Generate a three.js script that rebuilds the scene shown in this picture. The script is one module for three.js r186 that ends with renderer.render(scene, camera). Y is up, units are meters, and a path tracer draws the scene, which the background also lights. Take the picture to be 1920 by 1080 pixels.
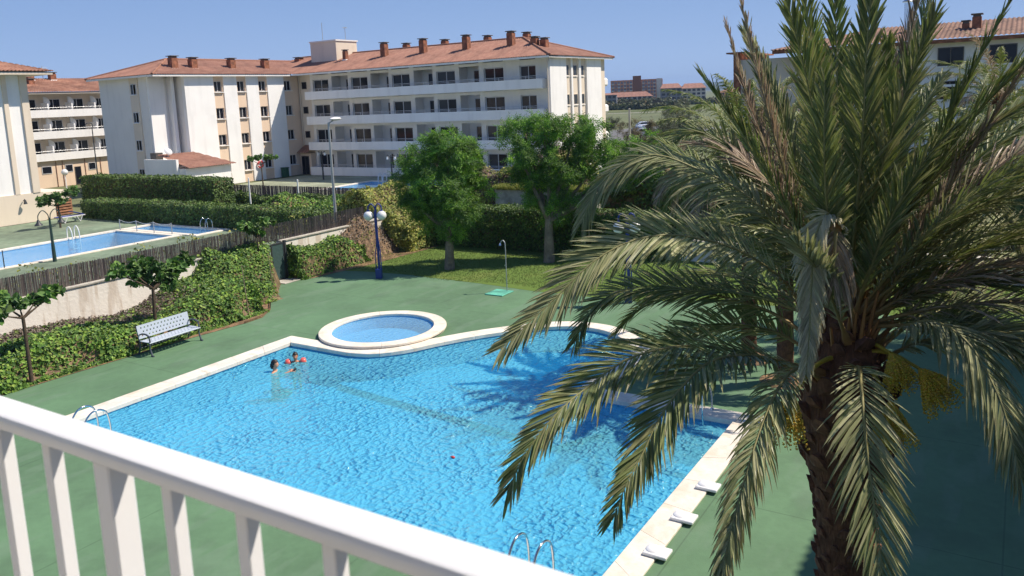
import * as THREE from 'three';
import { mergeGeometries, toCreasedNormals } from 'three/addons/utils/BufferGeometryUtils.js';
import { MarchingCubes } from 'three/addons/objects/MarchingCubes.js';

// ---------------------------------------------------------------- camera, sky, sun
const scene = new THREE.Scene();
const RAD = Math.PI / 180;
const camera = new THREE.PerspectiveCamera(2 * Math.atan(673 / 1510.8) / RAD, 1920 / 1346, 0.05, 20000);
camera.position.set(0, 7.4, 0);
camera.rotation.set(-8.415 * RAD, 32.558 * RAD, -2.528 * RAD, 'YXZ');
camera.setViewOffset(1920, 1346, 0, 266, 1920, 1080);
camera.focus = 24;
camera.userData.fStop = 5.6;
scene.add(camera);

const SUN = new THREE.Vector3(0.468, 0.788, -0.40).normalize();
{
  const w = 512, h = 256, d = new Float32Array(w * h * 4);
  const zen = [0.055, 0.115, 0.30], mid = [0.172, 0.312, 0.60], hor = [0.40, 0.52, 0.70];
  const v = new THREE.Vector3();
  for (let j = 0; j < h; j++) for (let i = 0; i < w; i++) {
    const el = ((j + 0.5) / h - 0.5) * Math.PI, az = ((i + 0.5) / w - 0.5) * 2 * Math.PI;
    v.set(Math.cos(el) * Math.cos(az), Math.sin(el), Math.cos(el) * Math.sin(az));
    const s = Math.max(0, Math.sin(el));
    const a = Math.exp(-s * 9), b = Math.pow(s, 0.6);
    const g = Math.pow(Math.max(0, v.dot(SUN)), 14) * 0.4;
    const k = (j * w + i) * 4;
    for (let c = 0; c < 3; c++) {
      const base = mid[c] + (zen[c] - mid[c]) * b;
      d[k + c] = base + (hor[c] - base) * a * 0.8 + g * [0.75, 0.8, 0.85][c];
    }
    d[k + 3] = 1;
  }
  const t = new THREE.DataTexture(d, w, h, THREE.RGBAFormat, THREE.FloatType);
  t.mapping = THREE.EquirectangularReflectionMapping;
  t.magFilter = t.minFilter = THREE.LinearFilter;
  t.needsUpdate = true;
  scene.background = t;
  scene.environment = t;
}
const sun = new THREE.DirectionalLight(0xfff3e2, 4.75);
sun.position.copy(SUN).multiplyScalar(150).add(new THREE.Vector3(-35, 0, -35));
sun.target.position.set(-35, 0, -35);
sun.castShadow = true;
sun.shadow.radius = 1;
sun.shadow.mapSize.set(4096, 4096);
Object.assign(sun.shadow.camera, { left: -75, right: 75, top: 75, bottom: -75, near: 1, far: 400 });
scene.add(sun, sun.target);
const renderer = new THREE.WebGLRenderer({ antialias: true });
renderer.toneMapping = THREE.LinearToneMapping;
renderer.toneMappingExposure = 1.3;
renderer.shadowMap.enabled = true;
scene.fog = new THREE.FogExp2(0xa9c6f2, 0.00012);

// ---------------------------------------------------------------- helpers
let seed = 12345;
const rnd = () => { seed = (seed + 0x6D2B79F5) | 0; let t = Math.imul(seed ^ (seed >>> 15), 1 | seed); t = (t + Math.imul(t ^ (t >>> 7), 61 | t)) ^ t; return ((t ^ (t >>> 14)) >>> 0) / 4294967296; };
const rr = (a, b) => a + (b - a) * rnd();
const gauss = () => (rnd() + rnd() + rnd() + rnd() - 2) * 1.0;
const lerp = (a, b, t) => a + (b - a) * t;
const clamp = (x, a, b) => Math.max(a, Math.min(b, x));
const V = (x, y, z) => new THREE.Vector3(x, y, z);
const col = (r, g, b) => new THREE.Color().setRGB(r, g, b);

function hash(ix, iy, s) { let h = Math.imul(ix, 374761393) + Math.imul(iy, 668265263) + Math.imul(s, 2147483647 ^ 0x5bd1e995); h = Math.imul(h ^ (h >>> 13), 1274126177); return ((h ^ (h >>> 16)) >>> 0) / 4294967296; }
function vn(x, y, p, s) {                     // value noise, period p
  const x0 = Math.floor(x), y0 = Math.floor(y); let fx = x - x0, fy = y - y0;
  fx = fx * fx * (3 - 2 * fx); fy = fy * fy * (3 - 2 * fy);
  const m = (a) => ((a % p) + p) % p;
  const a = hash(m(x0), m(y0), s), b = hash(m(x0 + 1), m(y0), s), c = hash(m(x0), m(y0 + 1), s), d = hash(m(x0 + 1), m(y0 + 1), s);
  return a + (b - a) * fx + (c - a) * fy + (a - b - c + d) * fx * fy;
}
function fbm(u, v, p, oct, s) { let a = 0, w = 0.5, t = 0; for (let o = 0; o < oct; o++) { a += w * vn(u * p, v * p, p, s + o); t += w; p *= 2; w *= 0.5; } return a / t; }
function tex(n, metres, fn, srgb = true) {
  const d = new Uint8Array(n * n * 4);
  for (let j = 0; j < n; j++) for (let i = 0; i < n; i++) {
    const c = fn(i / n, j / n), k = (j * n + i) * 4;
    if (typeof c === 'number') d[k] = d[k + 1] = d[k + 2] = clamp(c, 0, 1) * 255; else for (let q = 0; q < 3; q++) d[k + q] = clamp(c[q], 0, 1) * 255;
    d[k + 3] = 255;
  }
  const t = new THREE.DataTexture(d, n, n, THREE.RGBAFormat);
  t.wrapS = t.wrapT = THREE.RepeatWrapping; t.magFilter = THREE.LinearFilter; t.minFilter = THREE.LinearMipmapLinearFilter; t.generateMipmaps = true;
  if (srgb) t.colorSpace = THREE.SRGBColorSpace;
  t.repeat.set(1 / metres, 1 / metres); t.needsUpdate = true;
  return t;
}
const mul = (c, k) => [c[0] * k, c[1] * k, c[2] * k];
const mixc = (a, b, t) => [lerp(a[0], b[0], t), lerp(a[1], b[1], t), lerp(a[2], b[2], t)];

const names = {};
function numbered(n) { const k = names[n] = (names[n] ?? -1) + 1; return k ? n + '_' + String(k).padStart(3, '0') : n; }
function worldUV(g) {
  if (!g.attributes.normal) g.computeVertexNormals();
  const p = g.attributes.position, n = g.attributes.normal, uv = new Float32Array(p.count * 2);
  for (let i = 0; i < p.count; i++) {
    const ax = Math.abs(n.getX(i)), ay = Math.abs(n.getY(i)), az = Math.abs(n.getZ(i));
    const x = p.getX(i), y = p.getY(i), z = p.getZ(i);
    if (ay >= ax && ay >= az) { uv[2 * i] = x; uv[2 * i + 1] = -z; } else if (ax >= az) { uv[2 * i] = z; uv[2 * i + 1] = y; } else { uv[2 * i] = x; uv[2 * i + 1] = y; }
  }
  g.setAttribute('uv', new THREE.BufferAttribute(uv, 2));
  return g;
}
function merge(list) {
  list = list.flat(9).map((g) => { const q = g.index ? g.toNonIndexed() : g; for (const k of Object.keys(q.attributes)) if (!['position', 'normal', 'uv'].includes(k)) q.deleteAttribute(k); if (!q.attributes.normal) q.computeVertexNormals(); return worldUV(q); });
  return list.length === 1 ? list[0] : mergeGeometries(list);
}
function shadowed(m) { m.castShadow = m.receiveShadow = true; return m; }
const baseOf = new WeakMap();                  // groups whose parts are given in world metres
function part(name, geos, mat, parent) { const g = Array.isArray(geos) ? merge(geos) : geos, o = parent && baseOf.get(parent); if (o) g.translate(-o.x, -o.y, -o.z); const m = shadowed(new THREE.Mesh(g, mat)); if (o) baseOf.set(m, o); m.name = name; (parent || scene).add(m); return m; }
function placed(name, label, category, pos, group) { const t = thing(name, label, category, pos, group); baseOf.set(t, V(...pos)); return t; }
function tag(o, label, category, group) { o.userData.label = label; o.userData.category = category; if (group) o.userData.group = group; return o; }
function thing(name, label, category, pos = [0, 0, 0], group) { const o = new THREE.Group(); o.name = numbered(name); o.position.set(...pos); scene.add(o); return tag(o, label, category, group); }
function struct(name, geos, mat) { const m = part(numbered(name), geos, mat); m.userData.kind = 'structure'; return m; }
function structGroup(name) { const o = new THREE.Group(); o.name = numbered(name); o.userData.kind = 'structure'; scene.add(o); return o; }
function copyOf(o, pos, ry, label) { const c = o.clone(); c.userData = { ...o.userData }; c.name = numbered(o.name.replace(/_\d{3}$/, '')); scene.add(c); c.position.set(...pos); c.rotation.y = ry || 0; if (label) c.userData.label = label; return c; }

const box = (x0, x1, y0, y1, z0, z1) => { const g = new THREE.BoxGeometry(Math.abs(x1 - x0), Math.abs(y1 - y0), Math.abs(z1 - z0)); g.translate((x0 + x1) / 2, (y0 + y1) / 2, (z0 + z1) / 2); return g; };
function cbox(x0, x1, y0, y1, z0, z1, b = 0.01) {   // box with chamfered edges
  const w = Math.abs(x1 - x0), h = Math.abs(y1 - y0), d = Math.abs(z1 - z0); b = Math.min(b, w / 3, h / 3, d / 3);
  const pts = []; const g = new THREE.BufferGeometry(); const X = [w / 2, h / 2, d / 2];
  const corner = (sx, sy, sz, ax) => { const s = [sx, sy, sz]; return [0, 1, 2].map((k) => s[k] * (k === ax ? X[k] : X[k] - b)); };
  const quad = (a, b2, c, d2, n) => { const e1 = b2.map((q, i) => q - a[i]), e2 = c.map((q, i) => q - a[i]); const cr = [e1[1] * e2[2] - e1[2] * e2[1], e1[2] * e2[0] - e1[0] * e2[2], e1[0] * e2[1] - e1[1] * e2[0]]; const f = cr[0] * n[0] + cr[1] * n[1] + cr[2] * n[2] > 0; const o = f ? [a, b2, c, a, c, d2] : [a, c, b2, a, d2, c]; for (const q of o) pts.push(...q); };
  for (const ax of [0, 1, 2]) for (const s of [-1, 1]) {
    const o = [0, 1, 2].filter((k) => k !== ax), mk = (p, q) => { const t = [0, 0, 0]; t[ax] = s; t[o[0]] = p; t[o[1]] = q; return corner(...t, ax); };
    const n = [0, 0, 0]; n[ax] = s; quad(mk(-1, -1), mk(1, -1), mk(1, 1), mk(-1, 1), n);
  }
  for (const [a, c] of [[0, 1], [0, 2], [1, 2]]) for (const s of [-1, 1]) for (const t of [-1, 1]) {
    const e = 3 - a - c, mk = (q, ax) => { const v = [0, 0, 0]; v[a] = s; v[c] = t; v[e] = q; return corner(...v, ax); };
    const n = [0, 0, 0]; n[a] = s; n[c] = t; quad(mk(-1, a), mk(1, a), mk(1, c), mk(-1, c), n);
  }
  for (const s of [-1, 1]) for (const t of [-1, 1]) for (const u of [-1, 1]) { const A = corner(s, t, u, 0), B = corner(s, t, u, 1), D = corner(s, t, u, 2); pts.push(...(s * t * u > 0 ? [...A, ...B, ...D] : [...A, ...D, ...B])); }
  g.setAttribute('position', new THREE.Float32BufferAttribute(pts, 3)); g.computeVertexNormals();
  g.translate((x0 + x1) / 2, (y0 + y1) / 2, (z0 + z1) / 2); return g;
}
function bar(a, b, r0, r1 = r0, seg = 8) {    // tapered round bar between two points
  const d = V().subVectors(b, a), L = d.length(), g = new THREE.CylinderGeometry(r1, r0, L, seg);
  g.translate(0, L / 2, 0); g.applyQuaternion(new THREE.Quaternion().setFromUnitVectors(V(0, 1, 0), d.normalize())); g.translate(a.x, a.y, a.z); return g;
}
function tube(pts, r, seg = 24, rad = 8) { return new THREE.TubeGeometry(new THREE.CatmullRomCurve3(pts.map((p) => Array.isArray(p) ? V(...p) : p)), seg, r, rad, false); }
function limb(pts, radii, seg = 6, rad = 8) { const g = []; const c = new THREE.CatmullRomCurve3(pts); const n = (pts.length - 1) * seg; return taper(c, (t) => { const f = t * (radii.length - 1), i = Math.min(radii.length - 2, Math.floor(f)); return lerp(radii[i], radii[i + 1], f - i); }, n, rad); }
function taper(c, rf, n, rad) {
  const fr = c.computeFrenetFrames(n, false), pos = [], idx = [];
  for (let i = 0; i <= n; i++) { const p = c.getPointAt(i / n), r = rf(i / n); for (let j = 0; j < rad; j++) { const a = j / rad * 2 * Math.PI, ca = Math.cos(a) * r, sa = Math.sin(a) * r, N = fr.normals[i], B = fr.binormals[i]; pos.push(p.x + N.x * ca + B.x * sa, p.y + N.y * ca + B.y * sa, p.z + N.z * ca + B.z * sa); } }
  for (let i = 0; i < n; i++) for (let j = 0; j < rad; j++) { const a = i * rad + j, b = i * rad + (j + 1) % rad; idx.push(a, b, a + rad, b, b + rad, a + rad); }
  const g = new THREE.BufferGeometry(); g.setAttribute('position', new THREE.Float32BufferAttribute(pos, 3)); g.setIndex(idx); g.computeVertexNormals(); return g;
}
const ground = (pts, holes = [], y = 0) => { const s = new THREE.Shape(pts.map((p) => new THREE.Vector2(p[0], -p[1]))); for (const h of holes) s.holes.push(new THREE.Path(h.map((p) => new THREE.Vector2(p[0], -p[1])))); const g = new THREE.ShapeGeometry(s); g.rotateX(-Math.PI / 2); g.translate(0, y, 0); return g; };
const rectPts = (x0, x1, z0, z1) => [[x0, z0], [x1, z0], [x1, z1], [x0, z1]];
const circlePts = (x, z, r, n = 64) => Array.from({ length: n }, (_, i) => [x + r * Math.cos(i / n * 2 * Math.PI), z + r * Math.sin(i / n * 2 * Math.PI)]);

// ---------------------------------------------------------------- materials
const std = (o) => new THREE.MeshStandardMaterial({ roughness: 0.8, metalness: 0, ...o });
const phy = (o) => new THREE.MeshPhysicalMaterial({ roughness: 0.8, metalness: 0, ...o });
const grain = tex(256, 1.3, (u, v) => 0.5 + (fbm(u, v, 16, 4, 3) - 0.5) * 0.9 + (hash(u * 256 | 0, v * 256 | 0, 9) - 0.5) * 0.25, false);
const blotch = (n, m, base, amt, s, tint) => tex(n, m, (u, v) => { const a = fbm(u, v, 4, 6, s) - 0.5, b = fbm(u, v, 32, 3, s + 20) - 0.5; const k = 1 + amt * (a * 1.6 + b * 0.8); const c = mul(base, k); return tint ? mixc(c, tint, clamp((fbm(u, v, 6, 5, s + 40) - 0.55) * 2.2, 0, 0.6)) : c; });
const M = {};
const stain = (base, s) => tex(512, 7, (u, v) => { const st = fbm(u * 1, v * 0.12, 16, 4, s), a = fbm(u, v, 5, 5, s + 5); return mul(base, 1 - 0.035 * clamp((st - 0.5) * 3, 0, 1) - 0.05 * (a - 0.4)); });
M.white = std({ map: stain([0.945, 0.94, 0.93], 11), bumpMap: grain, bumpScale: 0.004, roughness: 0.9 });
M.cream = std({ map: stain([0.88, 0.825, 0.75], 17), bumpMap: grain, bumpScale: 0.004, roughness: 0.9 });
M.peach = std({ map: stain([0.90, 0.80, 0.70], 23), bumpMap: grain, bumpScale: 0.004, roughness: 0.9 });
M.greywall = std({ map: stain([0.91, 0.895, 0.87], 29), bumpMap: grain, bumpScale: 0.004, roughness: 0.9 });
M.parapet = std({ map: stain([0.94, 0.93, 0.915], 31), bumpMap: grain, bumpScale: 0.003, roughness: 0.85 });
M.deck = std({ map: tex(1024, 9, (u, v) => { const a = fbm(u, v, 3, 6, 51) - 0.5, b = fbm(u, v, 64, 3, 61) - 0.5, st = fbm(u, v * 0.25, 24, 4, 66); const k = 1 + 0.26 * a + 0.09 * b; let c = mul([0.352, 0.478, 0.352], k * (Math.min(Math.abs(((u * 2 + 0.5) % 1) - 0.5), Math.abs(((v * 2 + 0.5) % 1) - 0.5)) < 0.0022 + 0.0012 * vn(u * 200, v * 200, 200, 5) ? 0.86 : 1)); c = mixc(c, [0.45, 0.53, 0.455], clamp((st - 0.56) * 2.0, 0, 0.3)); return mixc(c, [0.29, 0.38, 0.29], clamp((fbm(u, v, 9, 5, 77) - 0.6) * 2, 0, 0.35)); }), bumpMap: grain, bumpScale: 0.003, roughness: 0.82 });
M.terrace = std({ map: blotch(512, 8, [0.55, 0.575, 0.49], 0.25, 85, [0.60, 0.60, 0.53]), roughness: 0.9 });
M.deck2 = std({ map: blotch(512, 8, [0.43, 0.49, 0.405], 0.35, 81, [0.52, 0.54, 0.46]), roughness: 0.9 });
M.coping = [0, 1, 2].map((i) => std({ map: blotch(256, 1.7, [[0.885, 0.855, 0.80], [0.895, 0.85, 0.785], [0.87, 0.845, 0.80]][i], 0.10, 91 + i * 7, [0.79, 0.73, 0.64]), bumpMap: grain, bumpScale: 0.003, roughness: 0.8 }));
M.poolTile = std({ map: tex(512, 1.6, (u, v) => { const n = 64, i = Math.floor(u * n), j = Math.floor(v * n), fu = u * n - i, fv = v * n - j; const g = Math.min(fu, fv, 1 - fu, 1 - fv) < 0.07; const h = hash(i, j, 5); return g ? [0.62, 0.79, 0.85] : mixc([0.20, 0.56, 0.73], [0.40, 0.73, 0.85], h); }), roughness: 0.35 });
M.kidTile = std({ map: tex(512, 1.6, (u, v) => { const n = 64, i = Math.floor(u * n), j = Math.floor(v * n), fu = u * n - i, fv = v * n - j; const g = Math.min(fu, fv, 1 - fu, 1 - fv) < 0.07; const h = hash(i, j, 15); return g ? [0.70, 0.82, 0.88] : mixc([0.40, 0.66, 0.82], [0.56, 0.78, 0.90], h); }), roughness: 0.35 });
// open water moving in the breeze: crossing dimples in two sizes
function cells(u, v, p, s) { const x = u * p, y = v * p, x0 = Math.floor(x), y0 = Math.floor(y); let a = 9, b = 9; for (let j = -1; j <= 1; j++) for (let i = -1; i <= 1; i++) { const cx = x0 + i, cy = y0 + j, m = (q) => ((q % p) + p) % p; const d = Math.hypot(cx + 0.1 + 0.8 * hash(m(cx), m(cy), s) - x, cy + 0.1 + 0.8 * hash(m(cx), m(cy), s + 9) - y); if (d < a) { b = a; a = d; } else if (d < b) b = d; } return [a, b]; }
const ripple = tex(1024, 8, (u, v) => {
  const wx = (fbm(u, v, 24, 3, 101) - 0.5) * 0.022, wy = (fbm(u, v, 24, 3, 111) - 0.5) * 0.022;
  const c1 = cells(u + wx, v + wy, 50, 121), c2 = cells(u + wx * 1.5, v + wy, 88, 131), am = 0.45 + 1.1 * clamp((fbm(u, v, 7, 3, 161) - 0.3) * 1.8, 0, 1);
  return 0.05 + am * (0.36 * c1[0] * c1[0] + 0.2 * c2[0] * c2[0]) + 0.12 * fbm(u, v, 100, 3, 141) + 0.10 * fbm(u, v, 8, 2, 151);
}, false);
M.water = phy({ color: col(0.21, 0.79, 0.98), transmission: 0.62, thickness: 0, ior: 1.33, specularIntensity: 0.5, roughness: 0.08, bumpMap: ripple, bumpScale: 0.27 });
M.kidWater = phy({ color: col(0.45, 0.80, 0.96), transmission: 0.7, thickness: 0, ior: 1.33, specularIntensity: 0.6, roughness: 0.09, bumpMap: ripple, bumpScale: 0.08 });
M.calmWater = phy({ color: col(0.46, 0.80, 0.97), transmission: 0.75, thickness: 0, ior: 1.33, specularIntensity: 0.6, roughness: 0.05, bumpMap: ripple, bumpScale: 0.05 });
M.lawn = std({ map: tex(1024, 6, (u, v) => { const a = fbm(u, v, 5, 6, 201), b = hash(u * 1024 | 0, v * 1024 | 0, 7), f = fbm(u, v, 30, 3, 211); let c = mixc([0.33, 0.435, 0.155], [0.37, 0.455, 0.175], f); c = mul(c, 0.97 + 0.06 * b); return mixc(c, [0.48, 0.49, 0.25], clamp((a - 0.54) * 2.2, 0, 0.4)); }), roughness: 1 });
M.terrain = std({ map: tex(1024, 260, (u, v) => { const a = fbm(u, v, 6, 7, 221), b = fbm(u, v * 3, 14, 5, 231); let c = mixc([0.33, 0.37, 0.24], [0.46, 0.47, 0.33], a); return mixc(c, [0.27, 0.31, 0.20], clamp((b - 0.52) * 3, 0, 0.8)); }), roughness: 1 });
M.soil = std({ map: blotch(256, 1.5, [0.50, 0.40, 0.30], 0.5, 241, [0.36, 0.28, 0.2]), roughness: 1, bumpMap: grain, bumpScale: 0.02 });
M.asphalt = std({ map: blotch(256, 3, [0.40, 0.40, 0.40], 0.25, 251), roughness: 0.95 });
M.roof = std({ map: tex(512, 5.3, (u, v) => { const h = hash(u * 22 | 0, v * 14 | 0, 3), a = fbm(u, v, 4, 6, 261), b = fbm(u, v, 40, 3, 266); let c = mixc([0.56, 0.395, 0.335], [0.645, 0.485, 0.415], h * 0.7 + b * 0.3); c = mul(c, 0.82 + 0.36 * a); return mixc(c, [0.48, 0.37, 0.32], clamp((a - 0.58) * 2.5, 0, 0.5)); }), roughness: 0.9 });
M.roofDark = std({ map: tex(512, 5.3, (u, v) => { const h = hash(u * 22 | 0, v * 14 | 0, 13), a = fbm(u, v, 4, 6, 271); return mul(mixc([0.52, 0.36, 0.29], [0.62, 0.46, 0.38], h), 0.8 + 0.4 * a); }), roughness: 0.9 });
M.roofBrown = std({ map: tex(512, 5.3, (u, v) => { const h = hash(u * 22 | 0, v * 14 | 0, 23), a = fbm(u, v, 4, 6, 275); return mul(mixc([0.44, 0.33, 0.275], [0.54, 0.42, 0.355], h), 0.8 + 0.4 * a); }), roughness: 0.9 });
M.brick = std({ map: blotch(128, 0.9, [0.56, 0.37, 0.28], 0.5, 281, [0.42, 0.30, 0.24]), roughness: 0.95 });
M.glassDark = phy({ color: col(0.012, 0.014, 0.02), roughness: 0.08, specularIntensity: 0.55 });
M.glassCurtain = phy({ color: col(0.05, 0.055, 0.062), roughness: 0.15, specularIntensity: 0.5 });
M.frame = std({ color: col(0.62, 0.62, 0.63), roughness: 0.4 });
M.frameDark = std({ color: col(0.10, 0.09, 0.08), roughness: 0.5 });
M.railMetal = std({ color: col(0.55, 0.56, 0.58), roughness: 0.35, metalness: 0.6 });
M.whitePaint = std({ color: col(0.85, 0.85, 0.855), roughness: 0.32, bumpMap: grain, bumpScale: 0.0005 });
M.chrome = std({ color: col(0.66, 0.68, 0.70), roughness: 0.16, metalness: 1 });
M.darkMetal = std({ color: col(0.035, 0.04, 0.045), roughness: 0.5 });
M.greenMetal = std({ color: col(0.02, 0.05, 0.045), roughness: 0.5 });
M.bluePaint = std({ color: col(0.018, 0.045, 0.24), roughness: 0.38 });
M.galv = std({ color: col(0.42, 0.44, 0.45), roughness: 0.5, metalness: 0.5 });
M.globe = phy({ color: col(0.78, 0.78, 0.76), roughness: 0.28, clearcoat: 0.5 });
M.benchPaint = std({ color: col(0.44, 0.50, 0.58), roughness: 0.42 });
M.benchIron = std({ color: col(0.07, 0.085, 0.11), roughness: 0.5 });
M.teal = std({ map: blotch(128, 1.2, [0.36, 0.66, 0.57], 0.3, 301), roughness: 0.8 });
M.bark = std({ map: tex(256, 0.8, (u, v) => mul(mixc([0.42, 0.37, 0.31], [0.60, 0.55, 0.48], fbm(u, v * 0.3, 24, 4, 311)), 0.8 + 0.4 * fbm(u, v, 6, 4, 316))), bumpMap: tex(256, 0.8, (u, v) => fbm(u, v * 0.25, 24, 4, 311), false), bumpScale: 0.03, roughness: 1 });
M.barkDark = std({ map: blotch(128, 0.6, [0.33, 0.28, 0.23], 0.6, 321), roughness: 1 });
M.twig = std({ color: col(0.05, 0.042, 0.03), roughness: 1 });
M.core = std({ map: blotch(128, 0.7, [0.40, 0.34, 0.25], 0.6, 371, [0.30, 0.30, 0.18]), roughness: 1 });
M.coreBrown = std({ map: blotch(128, 0.7, [0.47, 0.39, 0.31], 0.6, 381, [0.34, 0.28, 0.22]), roughness: 1 });
const leafMat = (r, g, b, t = 0.3, rough = 0.92, coat = 0.3) => phy({ color: col(r, g, b), transmission: t, thickness: 0, roughness: rough, clearcoat: coat, clearcoatRoughness: 0.38, side: THREE.DoubleSide });
M.ivy = leafMat(1, 1, 1, 0.3, 0.92, 0.22);
M.tree = leafMat(1, 1, 1, 0.42, 0.95, 0.1);
M.grass = leafMat(1, 1, 1, 0.3, 0.95, 0);
M.cane = std({ color: 0xffffff, vertexColors: true, roughness: 0.95 });
M.concrete = std({ map: blotch(256, 2, [0.70, 0.68, 0.64], 0.25, 331, [0.55, 0.53, 0.50]), bumpMap: grain, bumpScale: 0.005, roughness: 0.95 });
M.gardenWall = std({ map: tex(512, 5, (u, v) => { const a = fbm(u, v, 6, 5, 341), st = fbm(u, v * 0.15, 24, 4, 351); return mixc(mul([0.90, 0.875, 0.835], 0.94 + 0.1 * a), [0.66, 0.58, 0.50], clamp((st - 0.56) * 2.4, 0, 0.4)); }), bumpMap: grain, bumpScale: 0.008, roughness: 0.95 });
M.plasticBlue = std({ color: col(0.03, 0.05, 0.28), roughness: 0.6 });
M.plasticWhite = std({ color: col(0.78, 0.78, 0.78), roughness: 0.4 });
M.red = std({ color: col(0.62, 0.05, 0.045), roughness: 0.5 });
M.binGreen = std({ color: col(0.015, 0.09, 0.05), roughness: 0.5 });
M.wood = std({ map: blotch(128, 1, [0.62, 0.44, 0.33], 0.4, 361), roughness: 0.8 });

// ---------------------------------------------------------------- the setting: ground, pools, lawn
const bez = (pts, n) => new THREE.CatmullRomCurve3(pts.map((p) => V(p[0], 0, p[1])), false, 'centripetal').getSpacedPoints(n).map((p) => [p.x, p.z]);
const lobe = bez([[-16.95, -17.0], [-16.2, -17.2], [-15.5, -17.9], [-15.0, -18.9], [-14.35, -20.0], [-13.7, -20.85], [-12.9, -21.7], [-12.2, -22.15], [-11.3, -22.27], [-10.5, -22.0], [-9.8, -21.4], [-9.15, -20.5], [-9.0, -19.7], [-9.12, -18.9], [-9.3, -17.95], [-9.2, -17.35], [-8.85, -17.03], [-8.3, -17.02]], 44);
const poolIn = [[-19.4, -9.7], [-19.4, -17.0], ...lobe, [-5.2, -17.02], [-5.2, -9.7]];
function offset(pts, d) {        // outward offset of a closed outline
  const n = pts.length; let A = 0; for (let i = 0; i < n; i++) { const a = pts[i], b = pts[(i + 1) % n]; A += a[0] * b[1] - b[0] * a[1]; }
  const s = A > 0 ? 1 : -1;
  return pts.map((p, i) => { const a = pts[(i + n - 1) % n], b = pts[(i + 1) % n]; const t1 = norm2(p[0] - a[0], p[1] - a[1]), t2 = norm2(b[0] - p[0], b[1] - p[1]); const n1 = [t1[1] * s, -t1[0] * s], n2 = [t2[1] * s, -t2[0] * s]; const m = norm2(n1[0] + n2[0], n1[1] + n2[1]); const k = d / Math.max(0.4, m[0] * n1[0] + m[1] * n1[1]); return [p[0] + m[0] * k, p[1] + m[1] * k]; });
}
function norm2(x, y) { const l = Math.hypot(x, y) || 1; return [x / l, y / l]; }
const poolOut = offset(poolIn, 0.52);
const kid = { x: -17.52, z: -19.28, r: 1.68, R: 2.08 };
const npool = rectPts(-49.4, -43.4, -29.7, -12), nsmall = rectPts(-49.4, -42.2, -32.3, -30.5), fpool = rectPts(-53.2, -44.0, -58.4, -51.5);

const holesAll = [offset(poolIn, 0.3), circlePts(kid.x, kid.z, kid.r + 0.2), offset(npool, 0.2), offset(nsmall, 0.1), offset(fpool, 0.2)];
struct('terrain', [ground(rectPts(-4000, 4000, -7000, 1500), holesAll, -0.03)], M.terrain);
struct('pool_deck', [ground([[-24.6, 2.5], [-24.6, -19.2], [-26.9, -20.9], [-26.9, -26.0], [-24.6, -26.4], [-22.3, -26.5], [-18.5, -26.3], [-15.7, -26.0], [-11.4, -26.05], [-9.7, -27.0], [-6.1, -27.4], [4.3, -27.9], [4.3, 2.5]], [offset(poolIn, 0.4), circlePts(kid.x, kid.z, kid.r + 0.3)], 0)], M.deck);
struct('lawn', [ground([[-26.9, -25.7], [-24.6, -26.2], [-22.3, -26.4], [-18.5, -26.2], [-15.7, -25.9], [-11.4, -25.95], [-9.7, -26.9], [-6.1, -27.3], [4.3, -27.8], [4.3, -33.0], [-8, -33.0], [-8, -34], [-27.2, -34]], [], 0.006)], M.lawn);
struct('garden_lawn', [ground(rectPts(-18, 12, -52, -33.7), [], -0.022)], M.lawn);
struct('neighbour_deck', [ground(rectPts(-60.4, -28.4, -33.2, -5), [offset(npool, 0.2), offset(nsmall, 0.15)], -0.015)], M.deck2);
struct('hotel_terrace', [ground(rectPts(-66.4, -30, -62.2, -44.5), [offset(fpool, 0.3)], -0.012)], M.terrace);
struct('field_road', [ground([[-150, -262], [-60, -300], [60, -330], [60, -334], [-60, -304], [-150, -266]], [], 0.0)], M.concrete);
struct('parking_lot', [ground(rectPts(-70, -48, -158, -118), [], -0.01)], M.asphalt);

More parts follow.
